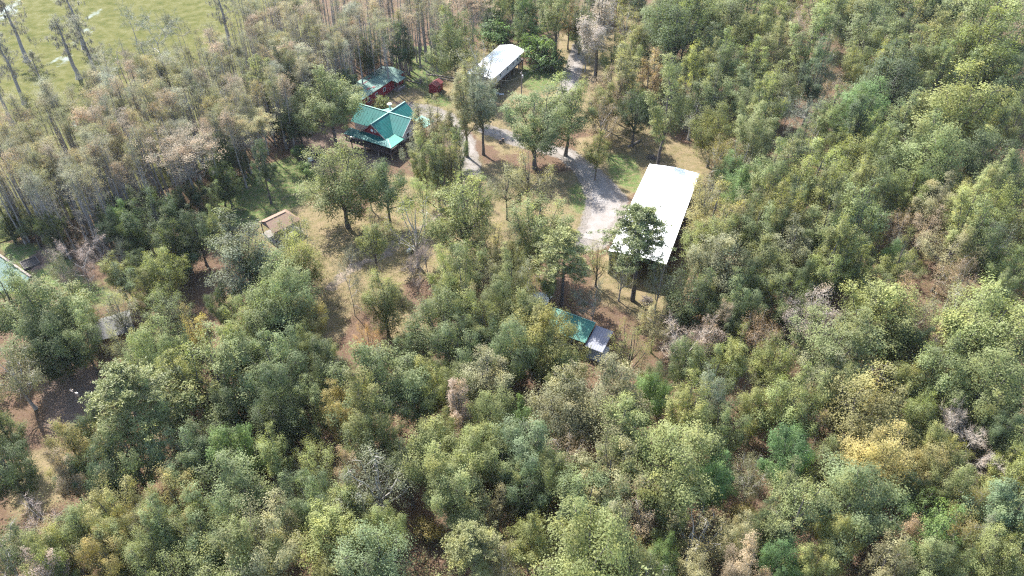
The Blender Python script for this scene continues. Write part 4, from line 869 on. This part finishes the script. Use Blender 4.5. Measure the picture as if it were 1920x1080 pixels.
def bar_frame(p0, p1, h, name, label, cat, rails=1, mat=M_WOOD, n=2):
    A, Bq = Vector(at(*p0)), Vector(at(*p1)); o = tag(empty(name, A), label, cat); D = Bq - A
    for k in range(n):
        q = D * (k / (n - 1)); MB().box(q.x - .06, q.x + .06, q.y - .06, q.y + .06, -.2, h + .08).build('post', mat, o)
    for k in range(rails):
        z = h * (1 - k * .45); MB().bar((0, 0, z), (D.x, D.y, z), .07, .1).build('rail', mat, o)
    return o
bar_frame((968.5, 190), (984, 193), 1.5, 'hitching_rail', 'dark two-post hitching rail beside the lawn utility pole', 'rail', mat=M_DARKWOOD)
bar_frame((398, 352), (475, 316), 1.1, 'log_fence', 'weathered log fence along the dark edge of the green lawn', 'fence', 2, M_DARKWOOD, 7)
bar_frame((528, 376), (602, 352), .6, 'low_rail_fence', 'low weathered rail fence behind the tan pavilion', 'fence', 1, M_WOOD, 7)
bar_frame((588, 488), (608, 480), 1.3, 'garden_gate', 'small wooden gate frame standing in the dry grass clearing', 'gate', 2, M_DARKWOOD, 2)
bar_frame((400, 275), (430, 262), 1.0, 'shore_fence', 'short dark fence at the edge of the swamp shade', 'fence', 2, M_DARKWOOD, 3)
bar_frame((1130, 506), (1160, 516), .8, 'barn_rail', 'dark rail lying before the near end of the white barn', 'rail', 1, M_DARKWOOD, 3)

def log(p0, p1, r, label):
    A, Bq = Vector(at(*p0)), Vector(at(*p1)); d = Bq - A
    o = MB().tube([(0, 0, r), (d.x * .5, d.y * .5, r * 1.02), (d.x, d.y, r * .9)], [r, r * .95, r * .8], 8).build('log', M_WOOD); o.location = A; tag(o, label, 'log', 'fallen logs')
log((801, 141), (838, 145), .24, 'long grey log nearest the grey shrub, behind the red shed')
log((812, 142), (852, 148), .26, 'longest grey log running behind the red shed')
log((822, 147), (850, 153), .22, 'short grey log just behind the red shed roof')
log((752, 148), (790, 158), .16, 'thin log edging the path right of the red cabin')
log((1177, 277), (1202, 264), .3, 'fallen log on the grass behind the white barn')
log((1213, 598), (1234, 611), .25, 'dark fallen log on red earth right of the grey lean-to')
log((755, 208), (773, 190), .12, 'white squared timber lying behind the teal-roofed house')
log((741, 184), (752, 175), .1, 'pale timber lying before the red cabin porch')

def stump(px, py, r, h, label):
    o = tag(empty('tree_stump', at(px, py)), label, 'stump', 'tree stumps')
    MB().tube([(0, 0, -.1), (0, 0, .15), (0, 0, h)], [r * 1.3, r, r * .9], 10).build('bole', M_BARK, o); MB().tube([(0, 0, h - .01), (0, 0, h + .02)], [r * .88, r * .85], 10).build('cut_face', M_TAN, o)
stump(789, 154, .4, .9, 'dark stump with pale top between red cabin and shed')
stump(938, 268, .35, .8, 'left stump of the pair beside the driveway bend'); stump(943, 265, .35, .9, 'right stump of the pair beside the driveway bend')

hp = tag(empty('hand_pump', at(802.5, 183)), 'green iron hand pump on the lawn before the red shed', 'pump')
MB().tube([(0, 0, 0), (0, 0, 1.0), (0, 0, 1.25)], [.12, .1, .15], 8).build('standpipe', M_PUMP, hp); MB().tube([(0, 0, .95), (.3, 0, .9), (.36, 0, .75)], [.06, .06, .05], 6).build('spout', M_PUMP, hp); MB().bar((0, 0, 1.25), (-.6, 0, 1.0), .06).build('handle', M_PUMP, hp)

def brush_pile(px, py, r_, label, seed):
    g = random.Random(seed); mb = MB()
    for _ in range(70):
        a, q = g.uniform(0, 6.28), g.uniform(0, r_) ; z = g.uniform(.05, .9) * (1 - q / r_ * .6); L_ = g.uniform(.6, 1.5); b_ = g.uniform(0, 6.28); e = g.uniform(-.3, .6)
        c_ = Vector((math.cos(a) * q, math.sin(a) * q, z)); d_ = Vector((math.cos(b_) * L_, math.sin(b_) * L_, e)); mb.bar(c_ - d_ / 2 + Vector((0, 0, .15)), c_ + d_ / 2 + Vector((0, 0, .15)), g.uniform(.04, .1))
    o = mb.build('brush_pile', M_BARK); o.location = at(px, py); tag(o, label, 'brush pile')
brush_pile(1224, 298, 2.2, 'dark brush pile on the grass behind the white barn', 3)
brush_pile(768, 503, 2.0, 'dark brush heap under the leafless pinkish tree', 4)
brush_pile(1212, 566, 1.4, 'small dark brush heap before the white barn', 5)

# dark car parked left of the house
car = tag(empty('parked_car', at(596, 294), R(12)), 'dark car parked under the tree left of the teal-roofed house', 'car')
prof = [(-2.2, .35), (2.15, .35), (2.25, .6), (2.15, .88), (1.15, 1.0), (.45, 1.46), (-1.2, 1.5), (-1.85, 1.05), (-2.25, .95), (-2.3, .55)]
def extr(prof, hw, name, mat, par):
    k = len(prof); v = [(x, -hw, z) for x, z in prof] + [(x, hw, z) for x, z in prof]
    return MB().add(v, [tuple(range(k)), tuple(range(2 * k - 1, k - 1, -1)), *[(i, k + i, k + (i + 1) % k, (i + 1) % k) for i in range(k)]]).build(name, mat, par)
extr(prof, .88, 'body', M_CARPAINT, car)
for y in (-.885, .885):
    for x0, x1 in ((-1.35, -.45), (-.35, .55)): MB().box(x0, x1, y - .01, y + .01, 1.02, 1.38).build('side_window', M_GLASS, car)
MB().add([(1.16, -.75, 1.015), (1.16, .75, 1.015), (.5, .7, 1.45), (.5, -.7, 1.45)], [(0, 1, 2, 3)]).build('windscreen', M_GLASS, car)
for x in (-1.4, 1.4):
    for y in (-.8, .8):
        wl = MB().tube([(x, y - .11, .33), (x, y + .11, .33)], [.33, .33], 14).build('wheel', M_RUBBER, car); MB().tube([(x, y - .12, .33), (x, y + .12, .33)], [.19, .19], 10).build('rim', M_STEEL, wl)
for y in (-.62, .62): MB().box(2.2, 2.27, y - .18, y + .18, .62, .78).build('headlight', M_WHITE, car)

cl = tag(empty('cool_box', at(582, 301), .4), 'white lidded box on the ground beside the dark car', 'box')
MB().box(-.6, .6, -.4, .4, 0, .7).build('body', M_WHITE, cl); MB().box(-.63, .63, -.43, .43, .7, .8).build('lid', M_WHITE, cl)

pt = tag(empty('propane_tank', at(771, 472), 1.0), 'pale cylindrical gas tank beside the leafless pinkish tree', 'gas tank')
MB().tube([(-1.3, 0, .75), (-1.22, 0, .75), (-1.0, 0, .75), (1.0, 0, .75), (1.22, 0, .75), (1.3, 0, .75)], [.12, .36, .48, .48, .36, .12], 12).build('drum', M_TANK, pt, True)
for x in (-.7, .7): MB().box(x - .08, x + .08, -.35, .35, 0, .32).build('cradle', M_STEEL, pt)
MB().tube([(0, 0, 1.2), (0, 0, 1.42)], [.16, .14], 8).build('valve_dome', M_TANK, pt)

HM = Matrix.Translation(Vector(HP)) @ Matrix.Rotation(R(60), 4, 'Z')
for k, (x, y, rz) in enumerate(((1.2, 13.6, .4), (1.3, 14.7, -.3))):
    ch = tag(empty('deck_chair', HM @ Vector((x, y, 2.44)), R(60) + rz + 3.1), ('white deck chair nearer the house wall end of the deck', 'white deck chair at the outer left end of the deck')[k], 'chair', 'white deck chairs')
    MB().box(-.28, .28, -.28, .28, .4, .45).build('seat', M_WHITE, ch); MB().add([(-.3, -.28, .45), (-.3, .28, .45), (-.42, .28, 1.05), (-.42, -.28, 1.05), (-.26, -.28, .45), (-.26, .28, .45), (-.38, .28, 1.05), (-.38, -.28, 1.05)], [(0, 1, 2, 3), (7, 6, 5, 4), (0, 4, 5, 1), (1, 5, 6, 2), (2, 6, 7, 3), (3, 7, 4, 0)]).build('backrest', M_WHITE, ch)
    for sx in (-.24, .24):
        for sy in (-.24, .24): MB().box(sx - .03, sx + .03, sy - .03, sy + .03, 0, .4).build('leg', M_WHITE, ch)

# boardwalk into the swamp shade
bw = tag(empty('boardwalk', at(520, 217)), 'dark plank boardwalk leading through the shade towards the swamp', 'boardwalk')
A, Bq, Cq = Vector(at(520, 217)), Vector(at(563, 243)), Vector(at(588, 253)); Aq = A.copy()
for s, e in ((A, Bq), (Bq, Cq)):
    d = (e - s); nn = Vector((-d.y, d.x, 0)).normalized(); k = int(d.length / .55)
    for i in range(k):
        c_ = s + d * ((i + .5) / k) - Aq; u = d.normalized()
        q = [c_ + nn * sx * .9 + u * sy * .25 for sx, sy in ((-1, -1), (1, -1), (1, 1), (-1, 1))]
        MB().slab([(p.x, p.y, .55) for p in q], .06).build('plank', M_WOOD, bw)
    for sx in (-.8, .8): MB().bar(s - Aq + nn * sx + Vector((0, 0, .4)), e - Aq + nn * sx + Vector((0, 0, .4)), .1, .18).build('joist', M_DARKWOOD, bw)

# pond bulkhead, timber-edged bed, concrete pads
A, Bq = Vector(at(-30, 458)), Vector(at(58, 519)); bk = tag(empty('pond_bulkhead', A), 'timber bulkhead edging the pale pond at far left', 'bulkhead'); d = Bq - A
for i in range(24):
    c0, c1 = d * (i / 24), d * ((i + .96) / 24); MB().bar(c0 + Vector((0, 0, -.1)), c1 + Vector((0, 0, -.1)), .45, .6).build('timber', M_WOOD, bk)
P = at(57, 494); gb = tag(empty('raised_bed', P, .75), 'dark square timber-edged bed on the shaded lawn by the pond', 'garden bed')
MB().box(-1.5, 1.5, -1.5, 1.5, -.1, .18).build('soil', M_DARK, gb)
for x0, x1, y0, y1 in ((-1.7, 1.7, -1.7, -1.51), (-1.7, 1.7, 1.51, 1.7), (-1.7, -1.51, -1.5, 1.5), (1.51, 1.7, -1.5, 1.5)): MB().box(x0, x1, y0, y1, -.1, .35).build('edge_timber', M_BARK, gb)
for px, py, l_ in ((931, 175, 'left'), (940, 177, 'right')):
    sl = MB().slab([(-.75, -.45, .12), (.75, -.5, .12), (.8, .45, .12), (-.7, .5, .12)], .2).build('concrete_pad', M_TANK); sl.location = at(px, py); tag(sl, f'{l_} pale concrete pad in the shade of the white stilt house', 'pad')

# ------------------------------------------------------------------ woods going on beyond the frame
def woodland():
    g = np.random.default_rng(41); C, N, T = [], [], []
    spots = [(g.uniform(1945, 2420), g.uniform(-60, 1150)) for _ in range(190)] + [(g.uniform(1938, 2030), g.uniform(-70, 640)) for _ in range(55)] + [(g.uniform(-420, -50), g.uniform(560, 1150)) for _ in range(60)] + [(g.uniform(900, 2300), g.uniform(-150, -45)) for _ in range(70)] + [(g.uniform(-300, 2200), g.uniform(1130, 1330)) for _ in range(60)]
    for px, py in spots:
        P = at(px, py, 9.); W = g.uniform(7, 12); lt = g.uniform(.2, .8)
        for _ in range(22):
            d = unit(g.normal(0, 1, 3)); q = P + d * (W * .42, W * .42, 5.0) * g.uniform(.5, 1); k = 24
            cc = q + g.normal(0, 1, (k, 3)) * W * .09; C.append(cc); N.append(np.tile(d * .7 + (-.2, .25, .8), (k, 1))); T.append(np.clip(lt + g.normal(0, .2, k), 0, 1))
    C, N, T = map(np.concatenate, (C, N, T))
    o = bpy.data.objects.new('surrounding_woods', quads_mesh('surrounding_woods', leaves(C, N, .27, .62, g), M_LEAF, T)); COL.objects.link(o); o.color = (.19, .212, .1, 1); tag(o, kind='stuff')
woodland()

# ------------------------------------------------------------------ undergrowth and fallen brush on the forest floor
def undergrowth(name, n, col, seed, hmax, polys, per=15, size=.13):
    g = np.random.default_rng(seed); C, N, T = [], [], []; got = 0
    while got < n:
        px, py = g.uniform(-60, 1980, 400), g.uniform(-20, 1180, 400); ok = np.zeros(400, bool)
        for p in polys: ok |= inside(p, px, py)
        for hx, hy, hr in HOLES: ok &= ((px - hx) ** 2 + (py - hy) ** 2 > (hr * 1.1) ** 2) | (hmax < .5)
        for x, y in zip(px[ok], py[ok]):
            P = at(x, y); r_ = g.uniform(.35, 1.3); h = g.uniform(.2, 1) * hmax; k = int(per * g.uniform(.5, 1.6)); lt = g.random()
            d = g.normal(0, 1, (k, 3)) * (r_ * .5, r_ * .5, h * .3) + (0, 0, h * .45); d[:, 2] = np.abs(d[:, 2]) + .05
            C.append(P + d); N.append(np.tile((-.2, .25, 1.), (k, 1)) + d * .4); T.append(np.clip(lt + g.normal(0, .2, k), 0, 1)); got += 1
    C, N, T = map(np.concatenate, (C, N, T))
    o = bpy.data.objects.new(name, quads_mesh(name, leaves(C, N, size, .6, g), M_LEAF, T)); COL.objects.link(o); o.color = (*col, 1); tag(o, kind='stuff'); return o
WG = [[(1120, 60), (1080, -20), (1925, -20), (1985, 1180), (-60, 1180), (-40, 1000), (150, 900), (210, 700), (420, 620), (600, 700), (760, 690), (900, 560), (1090, 560), (1240, 600), (1290, 520), (1330, 330), (1300, 260), (1180, 190)]]
undergrowth('undergrowth', 4200, (.185, .195, .09), 31, 3.2, WG, 17, .13)
undergrowth('saplings', 550, (.19, .205, .09), 37, 5.5, WG, 40, .12)
undergrowth('fallen_brush', 1900, (.26, .15, .085), 32, 1.0, WG + [[(600, 600), (760, 560), (1060, 540), (1060, 800), (880, 800), (640, 760)]], 10, .1)
YARD = [[(430, 400), (520, 330), (600, 355), (770, 460), (740, 560), (600, 640), (560, 600), (540, 480)], [(1080, 260), (1330, 280), (1210, 320), (1160, 390), (1180, 300)], [(900, 350), (1090, 330), (1100, 430), (1000, 430)], [(700, 205), (790, 105), (960, 120), (1065, 130), (960, 300), (850, 230)], [(400, 370), (560, 285), (620, 330), (480, 425)], [(760, 345), (875, 280), (905, 300), (790, 360)]]
undergrowth('grass_tufts', 5200, (.15, .145, .06), 35, .22, YARD, 8, .075)
undergrowth('dry_grass', 4200, (.23, .185, .11), 36, .2, YARD, 8, .075)
undergrowth('shore_undergrowth', 1300, (.085, .115, .05), 33, 2.6, [[(-20, 430), (120, 395), (240, 365), (360, 320), (470, 260), (560, 190), (680, 120), (760, 90), (770, 110), (700, 150), (600, 225), (500, 330), (430, 340), (390, 400), (380, 480), (260, 550), (200, 470), (90, 440), (-20, 465)]])

# ------------------------------------------------------------------ thin haze over the whole place
hm = bpy.data.materials.new('haze'); hm.use_nodes = True; hn = hm.node_tree.nodes
hn.remove(hn['Principled BSDF']); pv = hn.new('ShaderNodeVolumePrincipled'); pv.inputs['Color'].default_value = (.80, .88, 1, 1); pv.inputs['Density'].default_value = 0.00004; pv.inputs['Anisotropy'].default_value = 0.2
hm.node_tree.links.new(pv.outputs[0], hn['Material Output'].inputs['Volume'])
hz = MB().box(-6000, 6000, -3000, 8000, -4, 108).build('haze', hm); tag(hz, kind='stuff')
